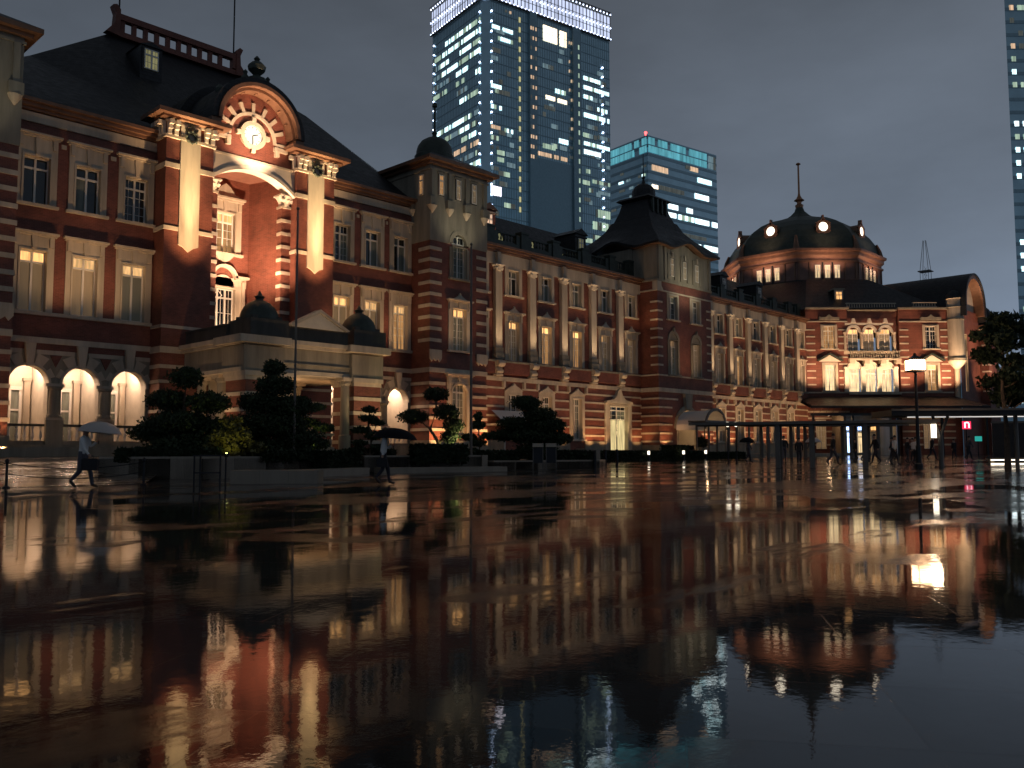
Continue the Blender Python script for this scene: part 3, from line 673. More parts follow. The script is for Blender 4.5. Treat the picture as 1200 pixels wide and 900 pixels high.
for k in range(4): b.box(62.32 + k * .64, 62.32 + k * .64 + .62, -.25, -.2, 1.25, 3.93, emit('door_glow', (1, .78, .36), .75, fold=5) if k == 0 else b.mats[0])
b.box(63.55, 63.65, -.2, -.1, 1.25, 3.93, 'white'); b.build('door_leaf', ST, 'pale lit door leaves')
block(76.5, 101.6, [(77.9, .9), (81.4, 1.2), (85.3, 1.2), (89.2, 1.2), (93.1, 1.2), (97.0, 1.2), (100.4, .9)], [79.45, 83.36, 87.25, 91.1, 95.0, 98.9], [81.4, 85.3, 89.2, 93.1, 97.0], None,
      st2=['curt', 'curt', 'half', 'curt', 'one', 'curt', 'curt'])
# roof lunettes and dormers on the middle block
LU = Fr(0, 50.6)
for c in (50.9, 54.8, 58.6):
    b = MB(LU); b.ring(c, 18.7, .62, .8, -.8, .05, 0, 180, 12, 'slate'); o = b.build('lunette', ST); g = MB(LU); g.ring(c, 18.7, 0, .62, -.05, 0, 0, 180, 12, 'dim'); g.build('pane', o)
for c, m_, wn in ((49.3, 'brick', 'pink'), (61.0, 'slate', 'dimlit')):
    DF = Fr(0, 50.0); b = MB(DF); b.box(c - .75, c + .75, -2.5, 0, 18, 20.8, m_); b.prism([(c - .95, 20.8), (c + .95, 20.8), (c, 21.35)], -2.6, .15, 'coppere' if m_ == 'brick' else 'slate'); b.box(c - .85, c + .85, -.1, .1, 20.5, 20.62, 'stone' if m_ == 'brick' else 'slate')
    b.build('roof_dormer', ST); window(ST, DF, c, 19.0, 20.4, .7, wn, v=.02, cols=2)
spot((48.9, 49.2, 17.9), (49.3, 50, 20.5), 35, PINK, 80)
for c in (86, 94): 
    DF = Fr(0, 50.0); b = MB(DF); b.box(c - .75, c + .75, -2.5, 0, 18, 20.6, 'slate'); b.prism([(c - .95, 20.6), (c + .95, 20.6), (c, 21.15)], -2.6, .15, 'slate'); b.build('roof_dormer', ST); window(ST, DF, c, 19.0, 20.3, .7, 'dark', v=.02)

# ================================================================== square tower between the long blocks
T2 = Fr(0, 46); u0, u1, uc = 67.2, 76.5, 71.85
cs = (69.7, 73.6)
ops = [(c - .65, c + .65, 13.5, 15.7) for c in cs] + [(c - .62, c + .62, 8.3, 11.5) for c in cs] + [(71.8 - 1.75, 71.8 + 1.75, 1.25, 5.0, True)]
b = MB(T2); wall(b, u0, u1, .1, 16.9, ops)
for x in (u0, u1): b.face([(x, 46, .1), (x, 46, 16.9), (x, 55.3, 16.9), (x, 55.3, .1)], 'brick')
for z in [9.0 + .84 * k for k in range(8)]:
    b.box(u0 - .05, u0 + .75, -.8, .05, z, z + .17); b.box(u1 - .9, u1 + .05, -.8, .05, z, z + .17)
b.box(u0 - .06, u1 + .06, -8, .08, 8.08, 8.22); b.box(u0 - .06, u1 + .06, -8, .08, 6.6, 6.98)
for z in (5.9, 5.1, 4.3, 3.5, 2.7, 1.95): band(b, u0 - .05, u1 + .05, z, z + .16, [(69.3, 74.3, 0, 5.5), (70.3, 73.3, 5.5, 7)], v=.05, vb=-2)
b.box(u0 - .06, u1 + .06, -8, .06, 15.98, 16.12); b.prism([(u0 - .05, 16.12), (u0 + .9, 16.12), (u0 + .6, 16.5), (u0 + .6, 16.9), (u0 - .05, 16.9)], -.5, .07)
b.box(u0 - .08, 70.0, -2, .08, .1, 1.7, 'stone_d'); b.box(73.6, u1 + .08, -2, .08, .1, 1.7, 'stone_d')
b.ring(71.8, 3.25, 1.75, 2.2, 0, .12, 0, 180, 20, 'stone_d'); b.prism([(71.35, 5.1), (72.25, 5.1), (72.45, 6.58), (71.15, 6.58)], 0, .3, 'stone_d')
b.build('brick_wall', ST)
b = MB(T2)
for c in cs:
    surround(b, c, 13.5, 15.7, 1.3, 1.95, head=.22); surround(b, c, 8.3, 11.5, 1.24, 1.9, head=.0, m='stone_d'); b.ring(c, 11.5, .62, .95, 0, .12, 0, 180, 14, 'stone_d'); b.ring(c, 11.5, 0, .62, -.2, .02, 0, 180, 14, 'stone_d'); b.prism([(c - .2, 12.3), (c + .2, 12.3), (c, 12.75)], 0, .2, 'stone_d')
b.build('window_surround', ST)
for i, c in enumerate(cs): window(ST, T2, c, 13.5, 15.7, 1.3, 'dark', seed=3 + i); window(ST, T2, c, 8.3, 11.5, 1.24, 'one')
b = MB(T2)
b.box(u0 - .03, u1 + .03, -9.33, .03, 16.9, 20.3, 'stone_d'); b.box(u0 - .1, u1 + .1, -9.4, .1, 16.9, 17.1, 'stone_d')
for s in (u0 + .1, u1 - .5, u0 + 1.1): b.box(s, s + .4, 0, .14, 17.1, 20.3, 'stone_d')
for v in (-3, -6): b.box(u0 - .14, u0, v - .3, v + .3, 17.1, 20.3, 'stone_d')
for c in (69.6, 71.75, 73.9): 
    b.box(c - .75, c - .4, .03, .12, 17.3, 19.7, 'stone_d'); b.box(c + .4, c + .75, .03, .12, 17.3, 19.7, 'stone_d'); b.box(c - .4, c + .4, .03, .12, 19.35, 19.7, 'stone_d'); b.box(c - .1, c + .1, .1, .2, 19.4, 19.9, 'stone')
b.prism([(69.5, 20.3), (74.2, 20.3), (73.4, 20.42), (72.6, 20.75), (71.85, 20.9), (71.1, 20.75), (70.3, 20.42)], -.5, .03, 'stone_d')
b.build('stone_belvedere', ST)
for c in (69.6, 71.75, 73.9): window(ST, T2, c, 17.6, 19.3, .6, 'curt2', v=.05, cols=1)
b = MB(W0); CXT, CYT = 71.85, 50.65
def sq(h, z, n=8):
    r = []
    for k in range(4):
        c0 = [(-1, -1), (1, -1), (1, 1), (-1, 1)][k]; c1 = [(-1, -1), (1, -1), (1, 1), (-1, 1)][(k + 1) % 4]
        for j in range(n):
            t = j / n; x = c0[0] + (c1[0] - c0[0]) * t; y = c0[1] + (c1[1] - c0[1]) * t
            r.append((CXT + x * h, CYT + y * h, z(t) if callable(z) else z))
    return r
def wav(base, amp): return lambda t: base + amp * math.exp(-((t - .5) / .14) ** 2) - amp * .25 * math.exp(-((t - .22) / .07) ** 2) - amp * .25 * math.exp(-((t - .78) / .07) ** 2)
rings = [sq(5.35, wav(20.3, .7), 16), sq(5.4, wav(20.5, .7), 16), sq(4.6, wav(21.3, .3), 16), sq(3.6, 22.1, 16), sq(2.8, 23.0, 16), sq(2.35, 23.9, 16), sq(2.15, 24.0, 16), sq(1.8, 24.9, 16), sq(1.55, 25.9, 16), sq(2.0, 26.1, 16), sq(1.75, 26.35, 16), sq(1.0, 26.6, 16)]
for a, c in zip(rings, rings[1:]):
    for k in range(len(a)): b.face([a[k], a[(k + 1) % len(a)], c[(k + 1) % len(a)], c[k]], 'slate')
b.face(rings[0][::-1], 'coppere')
b.fr = Fr(0, 0); b.lathe(CXT, -CYT, [(1.15, 26.5), (1.2, 26.9), (1.15, 27.3), (.9, 27.7), (.5, 27.95), (.2, 28.1), (.1, 28.5), (.2, 28.7), (.06, 28.9), (.04, 31.0), (.01, 31.2)], 16, 'slate')
for k in range(4): b.box(CXT - 1.3 + k * .75, CXT - 1.1 + k * .75, CYT * -1 + 1.75, -CYT + 2.02, 24.6, 26.0, 'copper')
b.build('slate_roof', ST)
# entrance: recess, doors, barrel canopy
b = MB(T2); b.box(69.9, 73.7, -2.2, -2.1, 1.2, 5.2, 'plaster'); b.box(69.9, 73.7, -2.1, -.36, 1.0, 1.22, 'stone'); b.box(69.85, 70.0, -2.1, -.36, 1.2, 5.2, 'plaster'); b.box(73.6, 73.75, -2.1, -.36, 1.2, 5.2, 'plaster'); b.build('entrance_recess', ST)
window(ST, T2, 71.2, 1.25, 3.5, 2.0, 'warmw', v=-2.08, rows=2, cols=3, name='door'); point((71.8, 46.9, 3.9), 25, WARM)
CAN = thing('entrance_canopy', 'pale grey barrel shaped canopy over the hotel entrance in the square tower', 'canopy', (70.3, 43.5, .9))
b = MB(T2); uc2, v1 = 71.4, 3.4
for k in range(12):
    t0, t1 = R(180 * k / 12), R(180 * (k + 1) / 12)
    q0 = (uc2 + 1.9 * math.cos(t0), 3.15 + 1.75 * math.sin(t0)); q1 = (uc2 + 1.9 * math.cos(t1), 3.15 + 1.75 * math.sin(t1))
    b.quad([(q0[0], .3, q0[1]), (q0[0], v1, q0[1]), (q1[0], v1, q1[1]), (q1[0], .3, q1[1])], 'white'); b.quad([(q0[0], .3, q0[1] - .08), (q0[0], v1, q0[1] - .08), (q1[0], v1, q1[1] - .08), (q1[0], .3, q1[1] - .08)][::-1], 'white')
b.ring(uc2, 3.15, 1.75, 1.95, v1 - .1, v1 + .05, 0, 180, 16, 'steel'); b.build('canopy_roof', CAN)
b = MB(T2)
for u in (uc2 - 1.85, uc2 + 1.85): b.cut(); b.box(u - .05, u + .05, v1 - .15, v1 - .05, .45, 3.2, 'steel')
b.build('canopy_post', CAN)
point((71.4, 43.6, 3.0), 14, WARM)

# ================================================================== far domed wing
DW = Fr(101.6, 48, -45)
kA, kC = 2.85, 15.4
ops = [(kA - .7, kA + .7, 13.6, 16.35), (kC - .7, kC + .7, 13.6, 16.35), (kA - .65, kA + .65, 8.45, 11.6), (kC - .65, kC + .65, 8.45, 11.6)]
b = MB(DW)
wall(b, 0, 5.14, .1, 18.5, [o for o in ops if o[1] < 6]); wall(b, 11.5, 18, .1, 18.5, [o for o in ops if o[0] > 10])
mids = (6.35, 8.32, 10.3)
wall(b, 5.14, 11.5, .1, 18.3, [(c - .62, c + .62, 13.3, 16.2, True) for c in mids] + [(c - .68, c + .68, 8.3, 11.2) for c in mids], v=-.5, mrev='plaster')
b.quad([(5.14, 0, .1), (5.14, -.5, .1), (5.14, -.5, 18.5), (5.14, 0, 18.5)], 'brick'); b.quad([(11.5, 0, .1), (11.5, 0, 18.5), (11.5, -.5, 18.5), (11.5, -.5, .1)], 'brick')
for a, c in ((0, 5.14), (11.5, 18)): b.box(a, c, 0, .1, 16.85, 17.0); b.box(a, c, -.05, .1, 8.15, 8.3)
for a in (0.05, 4.0, 11.55, 16.6):
    for z in [9.1 + .84 * k for k in range(9)]: b.box(a, a + 1.08, 0, .06, z, z + .17)
for z in (6.6, 5.8, 5.0, 4.2, 3.4, 2.6, 1.8): b.box(0, 5.1, 0, .06, z, z + .2); b.box(11.5, 18, 0, .06, z, z + .2)
b.build('brick_wall', ST, 'angled brick wall of the domed wing')
b = MB(DW)
for c in (kA, kC):
    surround(b, c, 13.6, 16.35, 1.4, 2.0, head=.2, v=.1); b.box(c - 1.25, c + 1.25, 0, .3, 17.1, 17.45, 'stone_d'); b.prism([(c - .4, 17.45), (c + .4, 17.45), (c, 17.8)], 0, .3, 'stone_d'); surround(b, c, 8.45, 11.6, 1.3, 1.9, head=.3, v=.12)
    b.prism([(c - 1.35, 12.0), (c + 1.35, 12.0), (c, 12.8)], 0, .12, 'plaster'); b.prism([(c - 1.5, 12.05), (c, 12.85), (c, 13.05), (c - 1.6, 12.2)], 0, .4, 'copper'); b.prism([(c + 1.5, 12.05), (c + 1.6, 12.2), (c, 13.05), (c, 12.85)], 0, .4, 'copper')
b.build('window_surround', ST)
b = MB(Fr(101.6 - .5 * .7071, 48 + .5 * .7071, -45))
for c in mids:
    b.cut(); b.ring(c, 15.58, .62, .95, 0, .16, 0, 180, 14, 'plaster'); b.box(c - .99, c + .99, 0, .1, 16.5, 16.75, 'plaster'); b.prism([(c - .3, 16.75), (c + .3, 16.75), (c + .12, 17.3), (c - .12, 17.3)], 0, .25, 'plaster')
    b.cut(); b.ring(c, 11.1, .55, .95, 0, .14, 0, 180, 12, 'plaster'); b.ring(c, 11.1, 0, .55, -.1, .05, 0, 180, 12, 'plaster'); b.prism([(c - .22, 12.0), (c + .22, 12.0), (c, 12.5)], 0, .3, 'plaster')
for c in (5.3, 7.33, 9.31, 11.35):
    b.cut(); b.lathe(c, .12, [(.2, 13.3), (.17, 13.5), (.15, 15.3), (.24, 15.6)], 10, 'stone'); b.cut(); b.box(c - .26, c + .26, 0, .3, 8.3, 11.1, 'plaster'); b.box(c - .3, c + .3, 0, .36, 11.1, 11.35, 'plaster')
b.cut(); b.box(5.14, 11.5, 0, .06, 12.9, 13.3, 'stone')
b.build('bay_stonework', ST)
b = MB(DW); balu(b, 5.2, 11.45, 12.35, 13.3, .3, 22, 'stone_d'); b.box(5.14, 11.5, -.5, .45, 12.2, 12.36, 'stone')
for c in (5.5, 7.33, 9.31, 11.2): b.box(c - .3, c + .3, -.5, .4, 11.75, 12.2, 'stone')
b.build('balcony', ST)
b = MB(DW); b.box(5.14, 11.5, -.5, .15, 8.0, 8.3, 'stone'); b.build('sill_course', ST)
window(ST, DW, kA, 13.6, 16.35, 1.4, 'lit', rows=4); window(ST, DW, kC, 13.6, 16.35, 1.4, 'clear', rows=4); window(ST, DW, kA, 8.45, 11.6, 1.3, 'bright'); window(ST, DW, kC, 8.45, 11.6, 1.3, 'half')
D2 = Fr(101.6 - .5 * .7071, 48 + .5 * .7071, -45)
for i, c in enumerate(mids):
    window(ST, D2, c, 13.3, 16.0, 1.24, 'transom', v=-.3); window(ST, D2, c, 8.3, 11.1, 1.36, 'warmw', v=-.3, rows=4, cols=2 if i else 1)
b = MB(DW); b.box(-.1, 5.3, -.3, .35, 18.45, 18.65, 'stone_d'); b.box(5.3, 11.4, -.8, -.1, 18.3, 18.5, 'stone_d'); b.box(11.4, 18, -.3, .35, 18.45, 18.65, 'stone_d'); b.cut(); balu(b, 5.2, 11.4, 18.6, 19.3, -.4, 20, 'stone'); b.cut(); balu(b, 13.2, 16.2, 18.68, 19.3, .1, 9, 'stone'); b.build('parapet', ST)
# round corner turret
b = MB(DW); b.lathe(18.45, .1, [(.32, 7.4), (.32, 11.1), (.5, 11.3), (1.05, 11.9), (1.08, 12.1)], 24, 'stone'); b.lathe(18.45, .1, [(1.1, 12.1), (1.1, 12.4), (.96, 12.45), (.96, 17.1)], 24, 'stone'); b.lathe(18.45, .1, [(1.0, 17.1), (1.0, 17.25), (.96, 17.26), (.96, 18.6), (1.02, 18.62), (1.02, 18.75), (.96, 18.77), (.97, 19.6), (1.1, 19.7)], 24, 'stone')
for z in (12.12, 12.3, 17.12, 18.63): b.lathe(18.45, .1, [(1.12, z), (1.12, z + .05)], 24, 'copper')
b.lathe(18.45, .1, [(1.1, 19.7), (.95, 20.2), (.6, 20.6), (.15, 20.85), (.05, 21.3)], 20, 'slate'); b.build('round_turret', ST, smooth=True)
# front with barrel gable
GF = Fr(0, 34.4); gc = 118.05
b = MB(GF); wall(b, 114.4, 122, .1, 18.6, [(116.0, 117.2, 8.4, 15.5)], depth=.3); b.box(122, 134, -1.6, -1.5, .1, 18.6, 'brick'); b.build('brick_wall', ST)
window(ST, GF, 116.6, 8.4, 15.5, 1.2, 'half', v=-.25, rows=10)
b = MB(GF); b.ring(gc, 19.2, 0, 3.3, -2, -.3, 0, 180, 24, 'plaster'); b.box(gc - 3.3, gc + 3.3, -2, -.3, 18.0, 19.2, 'plaster'); b.ring(gc, 19.2, 3.3, 3.75, -2, .9, 0, 180, 26, 'coppere'); b.box(gc - 3.75, gc - 3.3, -2, .9, 18.2, 19.2, 'coppere'); b.box(gc + 3.3, gc + 3.75, -2, .9, 18.2, 19.2, 'coppere'); b.ring(gc, 19.2, 3.752, 4.0, -14, 1.0, 0, 180, 26, 'slate'); b.box(gc - 4, gc - 3.752, -14, 1, 17.5, 19.2, 'slate'); b.box(gc + 3.752, gc + 4, -14, 1, 17.5, 19.2, 'slate'); b.build('barrel_gable', ST)
b = MB(Fr(0, 33.4)); b.box(122.2, 126.3, -2.4, 0, .1, 16.9, 'brick')
for z in [8.6 + .84 * k for k in range(9)]: b.box(122.15, 123.1, -.8, .05, z, z + .17)
b.box(122.1, 126.4, -2.5, .1, 15.3, 15.5); b.box(122.1, 126.4, -2.5, .1, 16.6, 16.85); b.box(121.9, 126.6, -2.7, .4, 16.9, 17.15, 'coppere'); b.box(122.14, 122.2, -1.2, -.6, 15.6, 16.4, 'ambers'); b.build('brick_pier', ST)
b = MB(Fr(0, 34)); b.lathe(127.6, -1.5, [(1.5, 17.5), (1.6, 18.4), (1.7, 18.5), (1.3, 19.2), (.9, 19.9), (.4, 20.4), (.1, 20.8), (.06, 22.6)], 12, 'slate'); b.box(126.3, 129.2, -3, 0, 15, 17.5, 'stone_d'); b.build('cupola', ST)
# roofs round the drum
b = MB(W0)
rp = [(101.6, 48, 18.4), (113.9, 35.7, 18.5), (122.3, 34.8, 18.5), (134.5, 48, 18.4), (134.5, 64, 18.4), (101.6, 64, 18.4)]
tp = [(107.5, 50.5, 23.3), (113, 44.8, 23.3), (123, 44.8, 23.3), (129, 50.5, 23.3), (129, 62, 23.3), (107.5, 62, 23.3)]
for k in range(6): b.face([rp[k], rp[(k + 1) % 6], tp[(k + 1) % 6], tp[k]], 'slate')
b.face(tp, 'slate'); b.build('slate_roof', ST)
DD = Fr(102.6 + .7071 * 5, 49 - .7071 * 5, -45); b = MB(DD); b.box(-.6, .6, -3, -.6, 18.8, 21.4, 'slate'); b.box(-.75, .75, -3, -.4, 21.2, 21.4, 'stone_d'); b.box(-.55, .55, -.6, -.5, 19.3, 21.2, 'stone'); b.build('roof_dormer', ST); window(ST, DD, 0, 19.5, 21.0, .8, 'dimlit' if 0 else 'amber', v=-.48)
# octagonal drum and dome
DC = Vector((118.1, 56.2)); RD = 10.6
def octo(r, z): return [(DC.x + r * math.cos(R(22.5 + 45 * k)), DC.y + r * math.sin(R(22.5 + 45 * k)), z) for k in range(8)]
def octlathe(b, prof, m):
    rr = [octo(r, z) for r, z in prof]
    for a, c in zip(rr, rr[1:]):
        for k in range(8): b.face([a[k], a[(k + 1) % 8], c[(k + 1) % 8], c[k]], m)
b = MB(W0); octlathe(b, [(RD, 18), (RD, 26.7)], M['drumw'] if 'drumw' in M else plain('drum_panels', (.20, .11, .085), .6, var=.25, scale=1)); b.build('dome_drum', ST)
b = MB(W0); octlathe(b, [(RD, 26.6), (RD + .35, 26.9), (RD + .35, 27.3), (RD + .7, 27.45), (RD + .7, 27.75), (RD + .1, 27.8)], 'coppere'); octlathe(b, [(RD + .1, 25.95), (RD + .25, 26.0), (RD + .25, 26.25), (RD + .1, 26.3)], 'coppere'); octlathe(b, [(RD + .1, 23.3), (RD + .3, 23.35), (RD + .3, 23.55), (RD, 23.6)], 'slate'); b.build('drum_cornice', ST)
b = MB(W0); octlathe(b, [(10.45, 27.8), (10.3, 28.6), (9.95, 29.6), (9.2, 30.7), (8.2, 31.7), (6.9, 32.6), (5.2, 33.4), (3.4, 33.9), (2.2, 34.3), (1.3, 34.9), (.7, 35.5), (.45, 36.2)], 'copper')
dome = b.build('dome', ST)
b = MB(W0)
for k in range(8):   # hip ribs on the dome
    b.cut(); a = R(22.5 + 45 * k); pr = [(10.5, 27.8), (10.4, 28.7), (10.05, 29.7)]
    b.tube([(DC.x + (r) * math.cos(a), DC.y + r * math.sin(a), z) for r, z in pr], .45, 6, 'coppere', r1=.15)
b.build('rib', dome)
b = MB(Fr(0, 0)); b.lathe(DC.x, -DC.y, [(.5, 36.0), (.6, 36.4), (.3, 36.6), (.35, 36.9), (.75, 37.1), (.4, 37.4), (.2, 37.8), (.14, 38.2), (.12, 42.2), (.14, 42.3), (.35, 42.4), (.3, 42.55), (.05, 42.7)], 10, plain('gilt_finial', (.42, .2, .1), .4, .5)); b.build('finial', dome)
for k in range(8):
    a = R(45 * k + 180); ap = RD * math.cos(R(22.5)); cx, cy = DC.x + math.cos(a) * ap, DC.y + math.sin(a) * ap
    FF = Fr(cx, cy, math.degrees(a) + 90)
    if k in (0, 1, 2, 7):
        for uu in (-1.3, 0, 1.3): window(ST, FF, uu, 23.85, 25.6, .72, 'dw', v=.03, cols=2, rows=3)
        b = MB(FF)
        for uu in (-3.8, -2.35, 2.35, 3.8, -.65, .65): b.cut(); b.box(uu - .1, uu + .1, 0, .12, 23.6, 25.95, 'coppere' if abs(uu) > 1 else 'iron')
        b.build('drum_pilaster', ST)
    # round dormer
    ZF = 31.0; OF = -1.0
    g = MB(FF); g.ring(0, ZF, .0, .62, OF - .05, OF, 0, 360, 24, 'cream'); w_ = g.build('round_window', dome)
    g = MB(FF); g.ring(0, ZF, .62, .98, OF - 2.4, OF + .1, 0, 360, 24, 'coppere'); g.prism([(-.95, ZF - .6), (.95, ZF - .6), (.5, ZF - 1.1), (0, ZF - 1.3), (-.5, ZF - 1.1)][::-1], OF - 1.5, OF + .08, 'coppere'); g.prism([(-.3, ZF + .9), (.3, ZF + .9), (.12, ZF + 1.2), (.1, ZF + 1.6), (-.1, ZF + 1.6), (-.12, ZF + 1.2)], OF - .4, OF + .1, 'coppere')
    for q in range(6): t = R(60 * q + 30); g.ring(1.0 * math.cos(t), ZF + 1.0 * math.sin(t), 0, .14, OF - .2, OF + .1, 0, 360, 8, 'coppere')
    g.build('window_frame', w_)


# ================================================================== ground
def gzc(x, y):
    d = 0.7206 * x + 0.6933 * y
    return -0.15 + 0.008 * min(d, 110)
def wet(name, base, r0, r1, joints, puddle=True, rip=.02):
    m, nt, b = newmat(name); L = nt.links.new
    tc = N(nt, 'ShaderNodeTexCoord')
    m1 = N(nt, 'ShaderNodeMapping'); m1.inputs['Rotation'].default_value = (0, 0, R(46.1)); m1.inputs['Scale'].default_value = (.22, 1, 1); L(tc.outputs['Object'], m1.inputs[0])
    n1 = N(nt, 'ShaderNodeTexNoise', Scale=.42, Detail=9.0, Roughness=.66, Distortion=.4); L(m1.outputs[0], n1.inputs['Vector'])
    n2 = N(nt, 'ShaderNodeTexNoise', Scale=2.2, Detail=6.0, Roughness=.7); L(tc.outputs['Object'], n2.inputs['Vector'])
    br = N(nt, 'ShaderNodeTexBrick', Scale=1.0); br.inputs['Brick Width'].default_value = joints[0]; br.inputs['Row Height'].default_value = joints[1]; br.inputs['Mortar Size'].default_value = .006
    br.inputs['Color1'].default_value = (base[0] * .6, base[1] * .6, base[2] * .6, 1); br.inputs['Color2'].default_value = (base[0] * 1.6, base[1] * 1.55, base[2] * 1.5, 1); br.inputs['Mortar'].default_value = (base[0] * .35,) * 3 + (1,)
    mp = N(nt, 'ShaderNodeMapping'); mp.inputs['Rotation'].default_value = (0, 0, R(57)); L(tc.outputs['Object'], mp.inputs[0]); L(mp.outputs[0], br.inputs['Vector'])
    L(br.outputs[0], b.inputs['Base Color'])
    pm = N(nt, 'ShaderNodeMapRange', interpolation_type='SMOOTHSTEP'); pm.inputs[1].default_value = .44; pm.inputs[2].default_value = .53
    if puddle:   # standing water lies in the low part of the plaza
        dp = N(nt, 'ShaderNodeVectorMath', operation='DOT_PRODUCT'); dp.inputs[1].default_value = (FH.x * .97 + RT.x * .22, FH.y * .97 + RT.y * .22, 0); L(tc.outputs['Object'], dp.inputs[0])
        mr = N(nt, 'ShaderNodeMapRange'); mr.inputs[1].default_value = 4; mr.inputs[2].default_value = 24; mr.inputs[3].default_value = .125; mr.inputs[4].default_value = -.045; L(dp.outputs['Value'], mr.inputs[0])
        ad = N(nt, 'ShaderNodeMath', operation='ADD'); L(n1.outputs['Fac'], ad.inputs[0]); L(mr.outputs[0], ad.inputs[1])
        bs = N(nt, 'ShaderNodeTexBrick', Scale=1.0); bs.inputs['Brick Width'].default_value = joints[0]; bs.inputs['Row Height'].default_value = joints[1]; bs.inputs['Mortar Size'].default_value = 0
        bs.inputs['Color1'].default_value = (0, 0, 0, 1); bs.inputs['Color2'].default_value = (1, 1, 1, 1); L(mp.outputs[0], bs.inputs['Vector'])
        sm = N(nt, 'ShaderNodeMapRange'); sm.inputs[3].default_value = -.075; sm.inputs[4].default_value = .075; L(bs.outputs[0], sm.inputs[0])
        a2 = N(nt, 'ShaderNodeMath', operation='ADD'); L(ad.outputs[0], a2.inputs[0]); L(sm.outputs[0], a2.inputs[1]); L(a2.outputs[0], pm.inputs[0])
    else: L(n1.outputs['Fac'], pm.inputs[0])
    rr = N(nt, 'ShaderNodeMapRange'); rr.inputs[1].default_value = .3; rr.inputs[2].default_value = .7; rr.inputs[3].default_value = r0 * .8; rr.inputs[4].default_value = r0 * 1.3; L(n2.outputs['Fac'], rr.inputs[0])
    mx = N(nt, 'ShaderNodeMix'); L(pm.outputs[0], mx.inputs[0]); L(rr.outputs[0], mx.inputs[2]); mx.inputs[3].default_value = r1
    mj = N(nt, 'ShaderNodeMix'); L(br.outputs['Fac'], mj.inputs[0]); L(mx.outputs[0], mj.inputs[2]); mj.inputs[3].default_value = .08; L(mj.outputs[0], b.inputs['Roughness'])
    # water film ripples + slab relief
    n3 = N(nt, 'ShaderNodeTexNoise', Scale=8.0, Detail=4.0, Roughness=.6); L(tc.outputs['Object'], n3.inputs['Vector'])
    n4 = N(nt, 'ShaderNodeTexNoise', Scale=.9, Detail=2.0); L(tc.outputs['Object'], n4.inputs['Vector'])
    b1 = N(nt, 'ShaderNodeBump', Strength=1.0, Distance=rip * .03); L(n3.outputs['Fac'], b1.inputs['Height'])
    b2 = N(nt, 'ShaderNodeBump', Strength=1.0, Distance=rip * .11); L(n4.outputs['Fac'], b2.inputs['Height']); L(b1.outputs[0], b2.inputs['Normal'])
    n5 = N(nt, 'ShaderNodeTexNoise', Scale=38.0, Detail=3.0); L(tc.outputs['Object'], n5.inputs['Vector'])
    gm = N(nt, 'ShaderNodeMath', operation='SUBTRACT'); gm.inputs[0].default_value = 1.0; L(pm.outputs[0], gm.inputs[1])
    b4 = N(nt, 'ShaderNodeBump', Distance=.0007); L(gm.outputs[0], b4.inputs['Strength']); L(n5.outputs['Fac'], b4.inputs['Height']); L(b2.outputs[0], b4.inputs['Normal']); b2 = b4
    b3 = N(nt, 'ShaderNodeBump', Strength=.3, Distance=.001); L(br.outputs['Fac'], b3.inputs['Height']); b3.invert = True; L(b2.outputs[0], b3.inputs['Normal'])
    L(b3.outputs[0], b.inputs['Normal'])
    b.inputs['Specular IOR Level'].default_value = .46; b.inputs['IOR'].default_value = 1.35
    return m
M['plaza'] = wet('wet_plaza_stone', (.034, .030, .027), .2, .03, (1.9, .95))
M['ramp'] = wet('wet_ramp_stone', (.085, .07, .055), .27, .12, (1.2, .6), False)
def dpt(d, s): return (FH.x * d + RT.x * s, FH.y * d + RT.y * s)
b = MB(W0)
ds = [-80, -20, 0, 5, 10, 20, 30, 45, 60, 80, 110]
for d0, d1 in zip(ds, ds[1:]):
    for s0, s1 in ((-400, -60), (-60, 0), (0, 60), (60, 400)):
        q = [dpt(d0, s0), dpt(d0, s1), dpt(d1, s1), dpt(d1, s0)]; b.face([(x, y, -.15 + .008 * d) for (x, y), d in zip(q, (d0, d0, d1, d1))], 'plaza')
b.face([dpt(110, -400) + (.73,), dpt(110, 400) + (.73,), dpt(4000, 4000) + (.73,), dpt(4000, -4000) + (.73,)], 'plaza')
struct(b.build('plaza_ground'))
b = MB(W0)
def rampz(x, y, t): return gzc(x, y) + .012 + (0.93 - gzc(20, 45)) * t
n = 10
for k in range(n):
    t0, t1 = k / n, (k + 1) / n
    def ln(t): return (-14, 29.6 + 15.9 * t), (12.2 + 9.6 * t, 28.0 + 17.2 * t)
    a, c = ln(t0); e, f = ln(t1)
    b.face([a + (rampz(*a, t0),), c + (rampz(*c, t0),), f + (rampz(*f, t1),), e + (rampz(*e, t1),)], 'ramp')
struct(b.build('carriage_ramp'))
b = MB(Fr(0, 45.1)); b.box(-14, 22, -2.9, 0, .1, 1.36, 'stone_d'); struct(b.build('terrace_step'))
b = MB(W0); q = [(22, 44.8), (22, 39.6), (31.2, 39.6), (31.2, 43.5), (40, 43.5), (40, 41.8), (104, 41.8), (101.6, 48.2), (22, 47.9)]
b.plan([(x, -y) for x, y in q][::-1], .05, .9, 'stone_d')
struct(b.build('station_terrace'))

